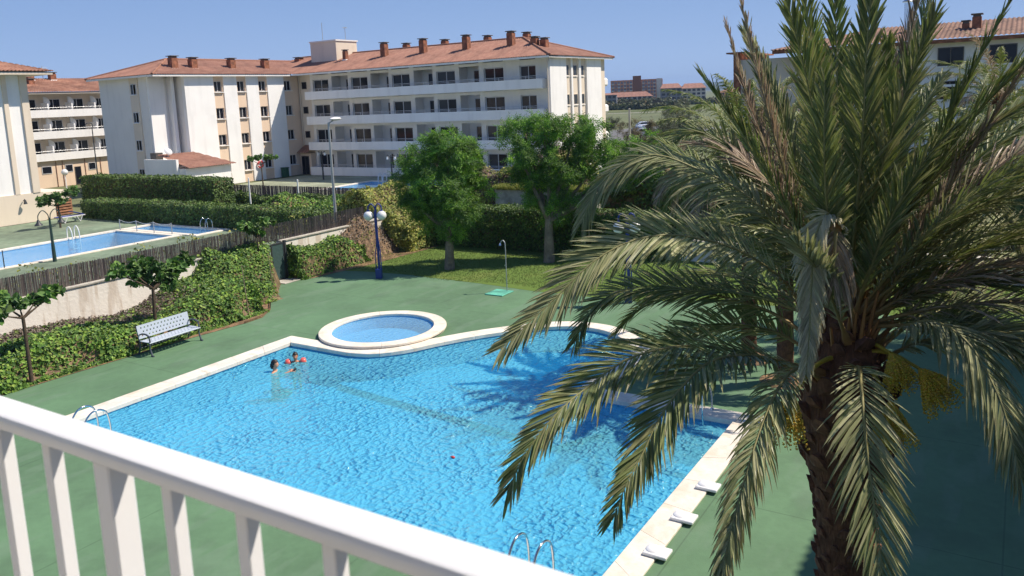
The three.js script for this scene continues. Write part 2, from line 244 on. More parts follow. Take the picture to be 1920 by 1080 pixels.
function copingRing(parent, inn, out, yTop, thick, len, overhang, matSet, closed = true) {
  // stones laid end to end along the outline: each one its own block
  const n = inn.length, segs = [];
  for (let i = 0; i < n; i++) { const a = inn[i], b = inn[(i + 1) % n], c = out[i], d = out[(i + 1) % n]; const L = Math.hypot(b[0] - a[0], b[1] - a[1]); segs.push({ a, b, c, d, L }); }
  // group short segments of a curve, cut long ones
  const stones = []; let acc = [], accL = 0;
  const flush = () => { if (acc.length) stones.push(acc); acc = []; accL = 0; };
  for (const s of segs) {
    if (s.L > len * 0.75) { flush(); const k = Math.max(1, Math.round(s.L / len)); for (let q = 0; q < k; q++) { const f = (t, p, r) => [lerp(p[0], r[0], t), lerp(p[1], r[1], t)]; stones.push([{ a: f(q / k, s.a, s.b), b: f((q + 1) / k, s.a, s.b), c: f(q / k, s.c, s.d), d: f((q + 1) / k, s.c, s.d) }]); } } else { acc.push(s); accL += s.L; if (accL > len * 0.85) flush(); }
  }
  flush();
  stones.forEach((st, k) => {
    const A = [...st.map((s) => s.a), st[st.length - 1].b], C = [...st.map((s) => s.c), st[st.length - 1].d];
    const gap = 0.004; const shrink = (P, i, j) => { const d = norm2(P[j][0] - P[i][0], P[j][1] - P[i][1]); P[i] = [P[i][0] + d[0] * gap, P[i][1] + d[1] * gap]; };
    const m = A.length - 1; for (const P of [A, C]) { shrink(P, 0, 1); shrink(P, m, m - 1); }
    const O = A.map((p, i) => { const d = norm2(p[0] - C[i][0], p[1] - C[i][1]); return [p[0] + d[0] * overhang, p[1] + d[1] * overhang]; });
    const jig = rr(-0.0015, 0.0015), b = 0.014, y1 = yTop + jig, y0 = yTop - thick, pos = [];
    const q = (p1, h1, p2, h2, p3, h3, p4, h4) => { pos.push(p1[0], h1, p1[1], p2[0], h2, p2[1], p3[0], h3, p3[1], p1[0], h1, p1[1], p3[0], h3, p3[1], p4[0], h4, p4[1]); };
    const inset = (P, Q) => P.map((p, i) => { const d = norm2(Q[i][0] - p[0], Q[i][1] - p[1]); return [p[0] + d[0] * b, p[1] + d[1] * b]; });
    const Oi = inset(O, C), Ci = inset(C, O);
    for (let i = 0; i < m; i++) {
      q(Oi[i], y1, Oi[i + 1], y1, Ci[i + 1], y1, Ci[i], y1);
      q(O[i], y1 - b, O[i + 1], y1 - b, Oi[i + 1], y1, Oi[i], y1);
      q(Ci[i], y1, Ci[i + 1], y1, C[i + 1], y1 - b, C[i], y1 - b);
      q(O[i], y0, O[i + 1], y0, O[i + 1], y1 - b, O[i], y1 - b);
      q(C[i], y1 - b, C[i + 1], y1 - b, C[i + 1], y0, C[i], y0);
      q(C[i], y0, C[i + 1], y0, O[i + 1], y0, O[i], y0);
    }
    for (const e of [0, m]) { q(O[e], y0, O[e], y1 - b, C[e], y1 - b, C[e], y0); q(O[e], y1 - b, Oi[e], y1, Ci[e], y1, C[e], y1 - b); }
    const g = new THREE.BufferGeometry(); g.setAttribute('position', new THREE.Float32BufferAttribute(pos, 3)); g.computeVertexNormals();
    part('coping_stone', [g], matSet[Math.floor(rnd() * matSet.length)], parent);
  });
}
function wallStrip(pts, y0, y1) { const pos = []; const n = pts.length; for (let i = 0; i < n; i++) { const a = pts[i], b = pts[(i + 1) % n]; pos.push(a[0], y0, a[1], b[0], y0, b[1], b[0], y1, b[1], a[0], y0, a[1], b[0], y1, b[1], a[0], y1, a[1]); } const g = new THREE.BufferGeometry(); g.setAttribute('position', new THREE.Float32BufferAttribute(pos, 3)); g.computeVertexNormals(); return g; }

{ // main pool
  const P = structGroup('swimming_pool');
  const shelf = [[-16.9, -16.5], ...lobe.map((p) => [p[0], p[1]]), [-9.0, -15.7]];
  part('basin_wall', [wallStrip(poolIn, -0.95, 0.02)], M.poolTile, P);
  part('basin_floor', [ground(offset(poolIn, 0.02), [], -0.95)], M.poolTile, P);
  part('shallow_shelf', [ground(shelf, [], -0.78), wallStrip([[-16.9, -16.5], [-9.0, -15.7]], -0.95, -0.78)], M.poolTile, P);
  copingRing(P, poolIn, poolOut, 0.045, 0.11, 1.0, 0.035, M.coping);
  struct('pool_water', [ground(offset(poolIn, 0.01), [], -0.11)], M.water);
}
{ // round children's pool
  const P = structGroup('paddling_pool');
  const I = circlePts(kid.x, kid.z, kid.r, 72), O = circlePts(kid.x, kid.z, kid.R, 72);
  part('basin_wall', [wallStrip(I, -0.35, 0.1)], M.kidTile, P);
  part('basin_floor', [ground(offset(I, 0.02), [], -0.35)], M.kidTile, P);
  part('outer_wall', [wallStrip(circlePts(kid.x, kid.z, kid.R - 0.04, 72), -0.02, 0.08)], M.concrete, P);
  copingRing(P, I, O, 0.14, 0.07, 0.75, 0.02, M.coping);
  struct('paddling_water', [ground(offset(I, 0.01), [], 0.02)], M.kidWater);
}
for (const [nm, list, depth] of [['neighbour_pool', [npool, nsmall], 1.2], ['hotel_pool', [fpool], 1.2]]) {
  const P = structGroup(nm);
  for (const r of list) {
    part('basin_wall', [wallStrip(r, -depth, 0.02)], M.kidTile, P);
    part('basin_floor', [ground(offset(r, 0.02), [], -depth)], M.kidTile, P);
    copingRing(P, r, offset(r, 0.36), 0.04, 0.1, 1.9, 0.03, M.coping);
    struct(nm + '_water', [ground(offset(r, 0.01), [], -0.1)], M.calmWater);
  }
}
// planting bed edges (bare earth between the deck and the ivy)
struct('planting_bed', [ground([[-23.2, -8], [-23.15, -12], [-23.0, -16], [-22.75, -18.0], [-22.8, -18.8], [-23.4, -19.7], [-24.4, -20.6], [-26.9, -21.6], [-27.2, -8]], [], 0.012), wallStrip([[-22.75, -18.0], [-22.8, -18.8], [-23.4, -19.7], [-24.4, -20.6]].concat([[-24.44, -20.56], [-23.44, -19.66], [-22.84, -18.78], [-22.79, -18.0]]), 0, 0.07)], M.soil);
struct('planting_strip', [ground([[-26.0, -24.0], [-25.4, -27.6], [-25.2, -33], [-27.2, -33], [-27.2, -24.0]], [], 0.014)], M.soil);

// ---------------------------------------------------------------- foliage tools
const leafGeo = (() => { // one ivy leaf, folded along the midrib
  const p = [[0, 0, 0], [0.5, 0.12, 0.35], [0.36, 0.1, 0.85], [0, -0.02, 1.15], [-0.36, 0.1, 0.85], [-0.5, 0.12, 0.35], [0, -0.03, 0.6]];
  const f = [[0, 6, 1], [1, 6, 2], [2, 6, 3], [3, 6, 4], [4, 6, 5], [5, 6, 0]]; const pos = []; for (const t of f) for (const k of t) pos.push(...p[k]);
  const g = new THREE.BufferGeometry(); g.setAttribute('position', new THREE.Float32BufferAttribute(pos, 3)); g.computeVertexNormals(); return worldUV(g);
})();
const sprigGeo = (() => { // a shoot with seven narrow leaflets
  const pos = []; const tri = (a, b, c) => pos.push(...a, ...b, ...c);
  for (let i = 0; i < 7; i++) { const t = i / 6, s = i % 2 ? 1 : -1, z = t * 0.9, L = 0.42 * (1 - 0.35 * t), a = s * lerp(1.1, 0.35, t), dx = Math.sin(a) * L, dz = Math.cos(a) * L, y0 = 0.06 * Math.sin(t * 3), yd = -0.1 * (i % 3) + 0.05; const px = -dz * 0.17, pz = dx * 0.17; tri([0, y0, z], [dx * 0.5 + px, y0 + yd * 0.4 + 0.03, z + dz * 0.5 + pz], [dx, y0 + yd, z + dz]); tri([0, y0, z], [dx, y0 + yd, z + dz], [dx * 0.5 - px, y0 + yd * 0.4 + 0.03, z + dz * 0.5 - pz]); }
  const g = new THREE.BufferGeometry(); g.setAttribute('position', new THREE.Float32BufferAttribute(pos, 3)); g.computeVertexNormals(); return worldUV(g);
})();
const bladeGeo = (() => { const pos = []; for (let i = 0; i < 5; i++) { const a = i * 1.3, r = 0.25, x = Math.cos(a) * r * (i % 2), z = Math.sin(a) * r, lx = Math.cos(a * 2.1) * 0.5, lz = Math.sin(a * 2.1) * 0.5, px = -lz * 0.16, pz = lx * 0.16; pos.push(x - px, 0, z - pz, x + px, 0, z + pz, x + lx, 1, z + lz); } const g = new THREE.BufferGeometry(); g.setAttribute('position', new THREE.Float32BufferAttribute(pos, 3)); g.computeVertexNormals(); return worldUV(g); })();
const _m = new THREE.Matrix4(), _q = new THREE.Quaternion(), _q2 = new THREE.Quaternion(), _s = V();
function cloud(name, geo, mat, items, parent) {   // items: {p, n, s, c}
  const im = new THREE.InstancedMesh(geo, mat, items.length); im.name = name; im.userData.kind = 'stuff';
  items.forEach((it, i) => {
    _q.setFromUnitVectors(V(0, 1, 0), it.n); _q2.setFromAxisAngle(V(0, 1, 0), it.a ?? rnd() * 6.2832); _q.multiply(_q2);
    _m.compose(it.p, _q, _s.set(it.s, it.s, it.s)); im.setMatrixAt(i, _m); im.setColorAt(i, it.c);
  });
  shadowed(im); (parent || scene).add(im); return im;
}
const dirRand = () => { for (;;) { const v = V(rr(-1, 1), rr(-1, 1), rr(-1, 1)), l = v.length(); if (l > 0.1 && l < 1) return v.divideScalar(l); } };
const pal = (list, vary = 0.25) => () => { const c = list[Math.floor(rnd() * list.length)], k = 1 + rr(-vary, vary); return col(c[0] * k, c[1] * k, c[2] * k); };
const PAL = {
  ivy: pal([[0.12, 0.25, 0.026], [0.085, 0.19, 0.022], [0.19, 0.33, 0.034], [0.06, 0.145, 0.02], [0.25, 0.36, 0.05]], 0.3),
  ivyYellow: pal([[0.33, 0.35, 0.06], [0.27, 0.31, 0.055], [0.18, 0.25, 0.045], [0.40, 0.38, 0.09]], 0.3),
  dry: pal([[0.20, 0.15, 0.115], [0.14, 0.105, 0.085], [0.26, 0.20, 0.155], [0.11, 0.10, 0.06]], 0.3),
  hedge: pal([[0.065, 0.13, 0.018], [0.09, 0.17, 0.022], [0.145, 0.225, 0.03], [0.05, 0.105, 0.016]], 0.25),
  tree: pal([[0.11, 0.27, 0.02], [0.17, 0.36, 0.026], [0.07, 0.18, 0.017], [0.25, 0.44, 0.035]], 0.25),
  mulberry: pal([[0.065, 0.17, 0.022], [0.10, 0.22, 0.028], [0.045, 0.125, 0.018], [0.15, 0.27, 0.04]], 0.25),
  grass: pal([[0.115, 0.19, 0.03], [0.10, 0.17, 0.028], [0.15, 0.21, 0.045], [0.19, 0.22, 0.065]], 0.15),
  olive: pal([[0.10, 0.12, 0.06], [0.075, 0.10, 0.045], [0.14, 0.15, 0.08]], 0.25),
};
// a hedge: height field over a plan, leaves spread over its skin, a dark twiggy body inside
function hedge(name, label, category, { x0, x1, z0, z1, h, n, size = 0.1, palette = PAL.ivy, rough = 0.12, bodyMat = M.core, palette2, mask, geo = leafGeo, mat = M.ivy, inset = 0.1, group, body = true }) {
  const t = thing(name, label, category, [(x0 + x1) / 2, 0, (z0 + z1) / 2], group); const cx = (x0 + x1) / 2, cz = (z0 + z1) / 2;
  const nx = Math.max(4, Math.round((x1 - x0) / 0.3)), nz = Math.max(4, Math.round((z1 - z0) / 0.3)); const pos = [], idx = [];
  const bump = (x, z) => rough * (2 * fbm(x * 0.05 + 3, z * 0.05 + 7, 16, 4, 401) - 1) * 2;
  const H = (x, z) => Math.max(0.02, h(x, z) + bump(x, z) * (h(x, z) > 0.1 ? 1 : 0.2));
  for (let j = 0; j <= nz; j++) for (let i = 0; i <= nx; i++) { const x = lerp(x0 + inset, x1 - inset, i / nx), z = lerp(z0 + inset, z1 - inset, j / nz); const edge = i === 0 || j === 0 || i === nx || j === nz; pos.push(x - cx, edge ? 0.0 : H(x, z) - inset, z - cz); }
  for (let j = 0; j < nz; j++) for (let i = 0; i < nx; i++) { const a = j * (nx + 1) + i; idx.push(a, a + nx + 1, a + 1, a + 1, a + nx + 1, a + nx + 2); }
  const g = new THREE.BufferGeometry(); g.setAttribute('position', new THREE.Float32BufferAttribute(pos, 3)); g.setIndex(idx); g.computeVertexNormals(); if (body) part('stems', [g], bodyMat, t);
  const items = []; const e = 0.06; const wTop = (x1 - x0) * (z1 - z0);
  // side skins first where the plan stands up vertically
  const sides = [[x0, x0, z0, z1, -1, 0], [x1, x1, z0, z1, 1, 0], [x0, x1, z0, z0, 0, -1], [x0, x1, z1, z1, 0, 1]];
  const areas = sides.map((s) => { const L = Math.max(Math.abs(s[1] - s[0]), Math.abs(s[3] - s[2])); const hm = H((s[0] + s[1]) / 2, (s[2] + s[3]) / 2); return L * (hm > 0.25 ? hm : 0); });
  const tot = wTop * 1.35 + areas.reduce((a, b) => a + b, 0);
  for (let k = 0; k < n * 3 && items.length < n; k++) {
    let r = rnd() * tot, p, nn;
    const si = areas.findIndex((a) => (r -= a) < 0);
    if (si >= 0) { const s = sides[si], u = rnd(), x = lerp(s[0], s[1], u), z = lerp(s[2], s[3], u), y = rnd() * H(x, z); const b = bump(x * 1.7, y * 3 + z) * 0.8; p = V(x + s[4] * b + s[4] * rr(-0.1, 0.05), y, z + s[5] * b + s[5] * rr(-0.1, 0.05)); nn = V(s[4], 0.45, s[5]); } else {
      const x = rr(x0, x1), z = rr(z0, z1), y = H(x, z), gx = (H(x + e, z) - H(x - e, z)) / (2 * e), gz = (H(x, z + e) - H(x, z - e)) / (2 * e); if (rnd() > Math.hypot(1, gx, gz) / 2.6) continue; nn = V(-gx, 1, -gz).normalize(); p = V(x, y, z).addScaledVector(nn, rr(-0.12, 0.05)); }
    if (mask && !mask(p)) continue;
    nn.addScaledVector(dirRand(), 0.75).normalize();
    const second = palette2 && palette2.where(p) > rnd();
    items.push({ p: V(p.x - cx, Math.max(0.01, p.y), p.z - cz), n: nn, s: size * rr(0.65, 1.3) * (second ? 0.7 : 1), c: (second ? palette2.c() : palette()).multiplyScalar(0.62 + 0.8 * fbm(p.x * 0.09 + p.y * 0.05, p.z * 0.09 + p.y * 0.07, 32, 4, 421)) });
  }
  cloud('foliage', geo, mat, items, t); return t;
}
// a tree: tapered trunk, limbs to each lobe, shoots spread through the lobes
function tree(name, label, { base, trunkTop, r0, r1, lobes, n, size, palette, geo = sprigGeo, mat = M.tree, bark = M.bark, group, category = 'tree', lean = 0, flat = 1, inner = 0.5 }) {
  const t = thing(name, label, category, base, group); const B = V(...base), T = V(...trunkTop).sub(B);
  part('trunk', [limb([V(0, -0.05, 0), T.clone().multiplyScalar(0.5).add(V(lean, 0, lean * 0.4)), T], [r0, lerp(r0, r1, 0.6), r1], 5, 10)], bark, t);
  const lim = [], items = []; let vol = 0; for (const L of lobes) vol += L[3] ** 2;
  for (const L of lobes) {
    const c = V(L[0], L[1], L[2]).sub(B), R = L[3]; const mid = T.clone().lerp(c, 0.5).add(V(0, -0.15 * R, 0));
    lim.push(limb([T.clone().add(V(0, -0.05, 0)), mid, c], [r1 * 0.8, r1 * 0.45, r1 * 0.16], 4, 6));
    for (let k = 0; k < 4; k++) { const d = dirRand(); lim.push(bar(mid.clone().lerp(c, rnd()), c.clone().addScaledVector(d, R * 0.75), r1 * 0.2, r1 * 0.05, 5)); }
    const m = Math.round(n * R * R / vol);
    const clumps = Array.from({ length: Math.max(8, Math.round(m / 34)) }, () => { const d = dirRand(); d.y *= flat; return { d, p: c.clone().add(d.clone().multiplyScalar(R * Math.pow(rr(inner, rnd() < 0.12 ? 1.6 : 1.05), 0.6))), r: R * rr(0.12, 0.30), k: rr(0.62, 1.3) }; });
    for (let k = 0; k < m; k++) { const q = clumps[Math.floor(rnd() * clumps.length)], d = dirRand(); const p = q.p.clone().addScaledVector(d, q.r * Math.cbrt(rnd())); const nn = q.d.clone().multiplyScalar(0.5).add(V(0, 0.55, 0)).addScaledVector(dirRand(), 0.8).normalize(); items.push({ p, n: nn, s: size * rr(0.6, 1.3), c: palette().multiplyScalar(q.k) }); }
  }
  part('limbs', lim, bark, t); cloud('crown', geo, mat, items, t);
  return t;
}

// ---------------------------------------------------------------- buildings
const fbox = (face, w, u0, u1, y0, y1, d0, d1) => face === 'X' ? box(w + d0, w + d1, y0, y1, u0, u1) : box(u0, u1, y0, y1, w + d0, w + d1);
function win(parent, face, w, u0, u1, y0, y1, { panes = 2, set = -0.16, sill = false, mat = M.glassDark, frame = M.frame, fw = 0.05, name = 'window', mixGlass = false } = {}) {
  const g = [fbox(face, w, u0, u0 + fw, y0, y1, set - 0.03, set + 0.03), fbox(face, w, u1 - fw, u1, y0, y1, set - 0.03, set + 0.03), fbox(face, w, u0 + fw, u1 - fw, y1 - fw, y1, set - 0.03, set + 0.03), fbox(face, w, u0 + fw, u1 - fw, y0, y0 + fw, set - 0.03, set + 0.03)];
  const W = (u1 - u0) / panes; for (let i = 1; i < panes; i++) g.push(fbox(face, w, u0 + W * i - fw * 0.5, u0 + W * i + fw * 0.5, y0 + fw, y1 - fw, set - 0.03, set + 0.035));
  const f = part(name, g, frame, parent);
  for (let i = 0; i < panes; i++) part('pane', [fbox(face, w, u0 + W * i + fw * 0.6, u0 + W * (i + 1) - fw * 0.6, y0 + fw * 0.8, y1 - fw * 0.8, set - 0.015 - i * 0.004, set + 0.004 - i * 0.004)], mixGlass && rnd() < 0.45 ? M.glassCurtain : mat, f);
  if (sill) part('sill', [fbox(face, w, u0 - 0.06, u1 + 0.06, y0 - 0.07, y0 - 0.002, set + 0.03, 0.09)], M.parapet, f);
  return f;
}
// barrel-tile slope: eave from A to B, upper edge from TA to TB
function tiles(A, B, TA, TB, pitch = 0.26, amp = 0.045) {
  A = V(...A); B = V(...B); TA = V(...TA); TB = V(...TB);
  const L = A.distanceTo(B), e = B.clone().sub(A).divideScalar(L); const n = e.clone().cross(TA.clone().lerp(TB, 0.5).sub(A)).normalize(); if (n.y < 0) n.negate(); const s = n.clone().cross(e); if (s.y < 0) s.negate();
  const a = [TA.clone().sub(A).dot(e), TA.clone().sub(A).dot(s)], b = [TB.clone().sub(A).dot(e), TB.clone().sub(A).dot(s)];
  const vm = (u) => u < a[0] ? a[1] * u / Math.max(1e-6, a[0]) : u > b[0] ? b[1] * (L - u) / Math.max(1e-6, L - b[0]) : lerp(a[1], b[1], (u - a[0]) / Math.max(1e-6, b[0] - a[0]));
  const pos = [], idx = []; const N = Math.round(L / pitch) * 6; const rows = 10;
  for (let i = 0; i <= N; i++) { const u = i / N * L, ph = (u / pitch) % 1, hgt = amp * (ph < 0.66 ? Math.sin(ph / 0.66 * Math.PI) : -0.35 * Math.sin((ph - 0.66) / 0.34 * Math.PI)); for (let j = 0; j <= rows; j++) { const v = vm(u) * j / rows; const p = A.clone().addScaledVector(e, u).addScaledVector(s, v).addScaledVector(n, hgt); pos.push(p.x, p.y, p.z); } }
  for (let i = 0; i < N; i++) for (let j = 0; j < rows; j++) { const q = i * (rows + 1) + j; idx.push(q, q + 1, q + rows + 1, q + 1, q + rows + 2, q + rows + 1); }
  const g = new THREE.BufferGeometry(); g.setAttribute('position', new THREE.Float32BufferAttribute(pos, 3)); g.setIndex(idx); g.computeVertexNormals();
  const nn = g.attributes.normal; if (nn.getY(0) < 0) { for (let i = 0; i < nn.array.length; i++) nn.array[i] *= -1; const ii = g.index.array; for (let i = 0; i < ii.length; i += 3) { const t = ii[i]; ii[i] = ii[i + 1]; ii[i + 1] = t; } }
  return g;
}
const ridgeCap = (a, b) => bar(V(...a), V(...b), 0.11, 0.11, 8);
function chimney(parent, x, z, y0, y1, s = 0.62) {
  const c = part('chimney', [box(x - s / 2, x + s / 2, y0, y1 - 0.18, z - s / 2, z + s / 2)], M.brick, parent);
  part('chimney_cap', [box(x - s * 0.42, x + s * 0.42, y1 - 0.18, y1 - 0.06, z - s * 0.42, z + s * 0.42), cbox(x - s * 0.66, x + s * 0.66, y1 - 0.06, y1 + 0.02, z - s * 0.66, z + s * 0.66, 0.02)], M.frameDark, c);
  part('chimney_flashing', [box(x - s * 0.58, x + s * 0.58, y0 - 0.05, y0 + 0.12, z - s * 0.58, z + s * 0.58)], M.parapet, c);
}
{
  const b = placed('apartment_building', 'long white L-shaped apartment block with balconies, rooftop box and red tiled roof', 'building', [-55, 0, -64]);
  const EA = 10.95;
  // ---- balcony wing
  const FL = [0.08, 2.75, 5.41, 8.08];
  const wins = [[-65.5, -63.2], [-59.9, -57.6], [-54.3, -52.0], [-48.65, -46.4], [-43.05, -40.85], [-39.1, -37.4]];
  const logs = [[-62.7, -60.35], [-57.15, -54.75], [-51.45, -49.1], [-45.9, -43.6]];
  const doors = [[-61.85, -60.9], [-56.15, -55.15], [-50.65, -49.65], [-45.1, -44.05]];
  const Z0 = -63.6, ZB = -64.95;
  part('wall', [box(-76, -36.0, 0, EA - 0.1, -74.4, ZB)], M.greywall, b);
  const ops = [...wins.map((o) => [...o, 0]), ...logs.map((o) => [...o, 1])].sort((p, q) => p[0] - q[0]);
  let x = -65.9; const solid = []; for (const o of ops) { solid.push([x, o[0]]); x = o[1]; } solid.push([x, -35.95]);
  for (const s of solid) part('wall_pier', [box(s[0], s[1], 0, EA - 0.1, ZB, Z0)], M.greywall, b);
  for (const o of ops) for (const f of FL) part('lintel', [box(o[0], o[1], f + (o[2] ? 2.42 : 2.16), f + 2.67, o[2] ? Z0 - 0.3 : ZB, Z0 - 0.003)], M.greywall, b);
  part('stair_wall', [box(-67.7, -65.9, 0, EA - 0.1, ZB, Z0 - 0.02)], M.cream, b);
  for (const f of FL) {
    for (const o of wins) win(b, 'Z', Z0, o[0], o[1], f + 0.02, f + 2.15, { panes: 2, set: -0.2, mixGlass: true, fw: 0.07 });
    doors.forEach((o) => win(b, 'Z', ZB, o[0], o[1], f + 0.02, f + 2.1, { panes: 1, set: 0.05, fw: 0.07, name: 'balcony_door' }));
    win(b, 'Z', Z0, -67.2, -66.5, f + 1.25, f + 2.0, { panes: 1, set: 0.02, frame: M.frameDark });
  }
  const par = [[0, 0.90], [2.74, 3.58], [5.46, 6.33], [8.13, 8.98]];
  par.forEach(([y0, y1], k) => {
    const p = part('balcony', [box(-65.6, -36.05, y0, y1, -62.52, -62.4), box(-65.6, -65.48, y0, y1, -63.6, -62.52), box(-36.17, -36.05, y0, y1, -63.6, -62.52), box(-65.48, -36.17, Math.max(0, y0 - 0.02), y0 + 0.13, -63.598, -62.52)], M.parapet, b);
    const r = [bar(V(-65.0, y1 + 0.26, -62.5), V(-36.3, y1 + 0.26, -62.5), 0.025, 0.025, 6), bar(V(-65.0, y1 + 0.13, -62.5), V(-36.3, y1 + 0.13, -62.5), 0.018, 0.018, 6)];
    for (let q = -65; q <= -36; q += 1.43) r.push(bar(V(q, y1 - 0.02, -62.5), V(q, y1 + 0.26, -62.5), 0.02, 0.02, 6));
    part('handrail', r, M.railMetal, p);
  });
  // ---- end wall facing the sun
  const XE = -35.95;
  part('end_wall', [box(XE - 0.05, -35.75, 0, EA - 0.1, -74.4, Z0 - 0.2)], M.cream, b);
  part('white_panel', [box(-35.75, -35.55, 0, EA - 0.12, -66.0, -62.95)], M.white, b); part('white_panel', [box(-35.75, -35.55, 0, EA - 0.12, -73.2, -70.1)], M.white, b);
  for (const [a, c] of [[-67.35, -67.05], [-69.0, -68.6]]) part('pilaster', [box(-35.75, -35.6, 0, EA - 0.12, a, c)], M.white, b);
  for (const f of FL) for (const o of [[-66.8, -66.2], [-68.4, -67.55], [-69.8, -69.15]]) win(b, 'X', -35.75, o[0], o[1], f + 1.1, f + 2.1, { panes: 1, set: 0.02, sill: true, frame: M.cream, mat: M.glassCurtain });
  for (const [y0, y1] of par.slice(1)) part('rear_balcony', [cbox(-37, -35.9, y0, y1, -75.6, -74.4, 0.18)], M.white, b);
  // ---- left wing
  const LX = -67.6, strips = [[-53.6, -52.4], [-56.4, -55.2], [-59.15, -57.95], [-63.55, -61.4]], panels = [[-52.4, -49.1], [-55.2, -53.6], [-57.95, -56.4], [-61.4, -59.15]];
  part('wall', [box(-77, LX - 0.45, 0, EA - 0.1, -64.9, -49.1)], M.greywall, b);
  panels.forEach((p) => part('white_panel', [box(LX - 0.45, LX, 0, EA - 0.12, p[0], p[1])], M.white, b));
  const rows = [1.2, 3.95, 6.58, 9.23];
  strips.forEach((s) => {
    let y = 0; for (const r of rows) { part('spandrel', [box(LX - 0.45, LX - 0.1, y, r - 0.001, s[0] + 0.002, s[1] - 0.002)], M.peach, b); y = r + 1.07; } part('spandrel', [box(LX - 0.45, LX - 0.1, y, EA - 0.13, s[0] + 0.002, s[1] - 0.002)], M.peach, b);
    const c = s[0] < -63 ? -62.0 : (s[0] + s[1]) / 2; for (const r of rows) { win(b, 'X', LX, c - 0.48, c + 0.48, r, r + 1.06, { panes: 2, set: -0.28, sill: true, mixGlass: true, frame: M.frame }); for (const [a, d] of [[s[0] + 0.002, c - 0.48], [c + 0.48, s[1] - 0.002]]) if (d - a > 0.02) part('window_reveal', [box(LX - 0.45, LX - 0.1, r, r + 1.068, a, d)], M.peach, b); }
  });
  part('wall', [box(-77, -69.4, 0, EA - 0.1, -49.1, -46.3)], M.greywall, b);
  part('white_panel', [box(-69.4, -69.15, 3.0, EA - 0.12, -48.0, -46.35)], M.white, b);
  part('pilaster', [box(-69.4, -68.7, 3.0, EA - 0.12, -48.75, -48.4)], M.white, b);
  part('side_strip', [box(-71.9, -70.6, 0, EA - 0.12, -46.3, -46.2)], M.cream, b);
  for (const r of rows) win(b, 'Z', -46.2, -71.7, -70.85, r, r + 1.0, { panes: 2, set: 0.0, sill: true, mixGlass: true });
  part('downpipe', [bar(V(-67.5, 0, -63.5), V(-67.5, EA, -63.5), 0.06), bar(V(-35.7, 0, -62.75), V(-35.7, EA - 0.3, -62.75), 0.06)], M.cream, b);
  // ---- roofs
  const P = 0.325, rz = -68.6, ry = EA + 0.02 + (rz * -1 - 62) * P;
  const bw = part('roof', [tiles([-78, EA, -62.0], [-35.0, EA, -62.0], [-72.4, ry, rz], [-41.6, ry, rz]), tiles([-35.0, EA, -62.0], [-35.0, EA, -75.2], [-41.6, ry, rz], [-41.6, ry, rz]), tiles([-78, EA, -75.2], [-35.0, EA, -75.2], [-72.4, ry, rz], [-41.6, ry, rz])], M.roof, b);
  part('ridge', [ridgeCap([-72, ry + 0.03, rz], [-41.6, ry + 0.03, rz]), ridgeCap([-41.6, ry + 0.03, rz], [-35.0, EA + 0.03, -62.0]), ridgeCap([-41.6, ry + 0.03, rz], [-35.0, EA + 0.03, -75.2])], M.roofDark, bw);
  part('eaves', [box(-66.9, -35.1, EA - 0.2, EA - 0.03, -62.12, -62.05), box(-66.9, -35.1, EA - 0.11, EA - 0.05, -63.7, -62.12), box(-35.17, -35.1, EA - 0.2, EA - 0.03, -75.1, -62.12), box(-36, -35.17, EA - 0.11, EA - 0.05, -75.1, -62.12)], M.parapet, bw);
  const lx = -72.4, ly = EA + 0.02 + 5.4 * P * 0.97;
  const lw = part('roof', [tiles([-67.0, EA + 0.01, -45.4], [-67.0, EA + 0.01, -70.0], [lx, ly, -50.8], [lx, ly, -70.0]), tiles([-77.8, EA + 0.01, -45.4], [-67.0, EA + 0.01, -45.4], [lx, ly, -50.8], [lx, ly, -50.8]), tiles([-77.8, EA + 0.01, -45.4], [-77.8, EA + 0.01, -70], [lx, ly, -50.8], [lx, ly, -70])], M.roof, b);
  part('ridge', [ridgeCap([lx, ly + 0.03, -50.8], [lx, ly + 0.03, -70]), ridgeCap([lx, ly + 0.03, -50.8], [-67.0, EA + 0.03, -45.4]), ridgeCap([lx, ly + 0.03, -50.8], [-77.8, EA + 0.03, -45.4])], M.roofDark, lw);
  part('eaves', [box(-67.17, -67.07, EA - 0.2, EA - 0.02, -62.1, -45.5), box(-68.2, -67.17, EA - 0.115, EA - 0.05, -62.1, -45.5), box(-77.7, -67.17, EA - 0.2, EA - 0.02, -45.57, -45.47), box(-77.7, -68.2, EA - 0.115, EA - 0.05, -46.4, -45.57)], M.parapet, lw);
  for (const [cx, top, bot] of [[-57.3, 13.75, 12.6], [-52.1, 13.75, 12.6], [-46.7, 13.7, 12.6], [-41.5, 13.65, 12.4]]) chimney(b, cx, -66.2, bot - 0.5, top);
  for (const [cx, top] of [[-57.5, 13.75], [-52.3, 13.75], [-46.9, 13.75]]) chimney(b, cx + 0.6, -69.4, 12.4, top);
  chimney(b, -41.9, -69.8, 12.2, 13.75); chimney(b, -38.9, -66.2, 11.6, 12.95); chimney(b, -38.1, -66.6, 11.4, 12.8); chimney(b, -62.7, -66.0, 12.2, 13.35, 0.45);
  for (const [cz, top] of [[-49.4, 12.8], [-51.6, 12.7], [-56.2, 12.7], [-60.6, 12.7]]) chimney(b, -69.4, cz, 11.5, top, 0.66);
  chimney(b, -71.3, -67.4, 12.0, 13.1, 0.8);
  const tw = part('lift_tower', [box(-67.9, -64.0, EA, 14.4, -69.3, -66.0)], M.cream, b); part('tower_coping', [box(-68.0, -63.9, 14.4, 14.55, -69.4, -65.9)], M.greywall, tw);
  part('antenna', [bar(V(-66.9, 14.5, -67), V(-66.9, 16.6, -67), 0.03)], M.galv, tw);
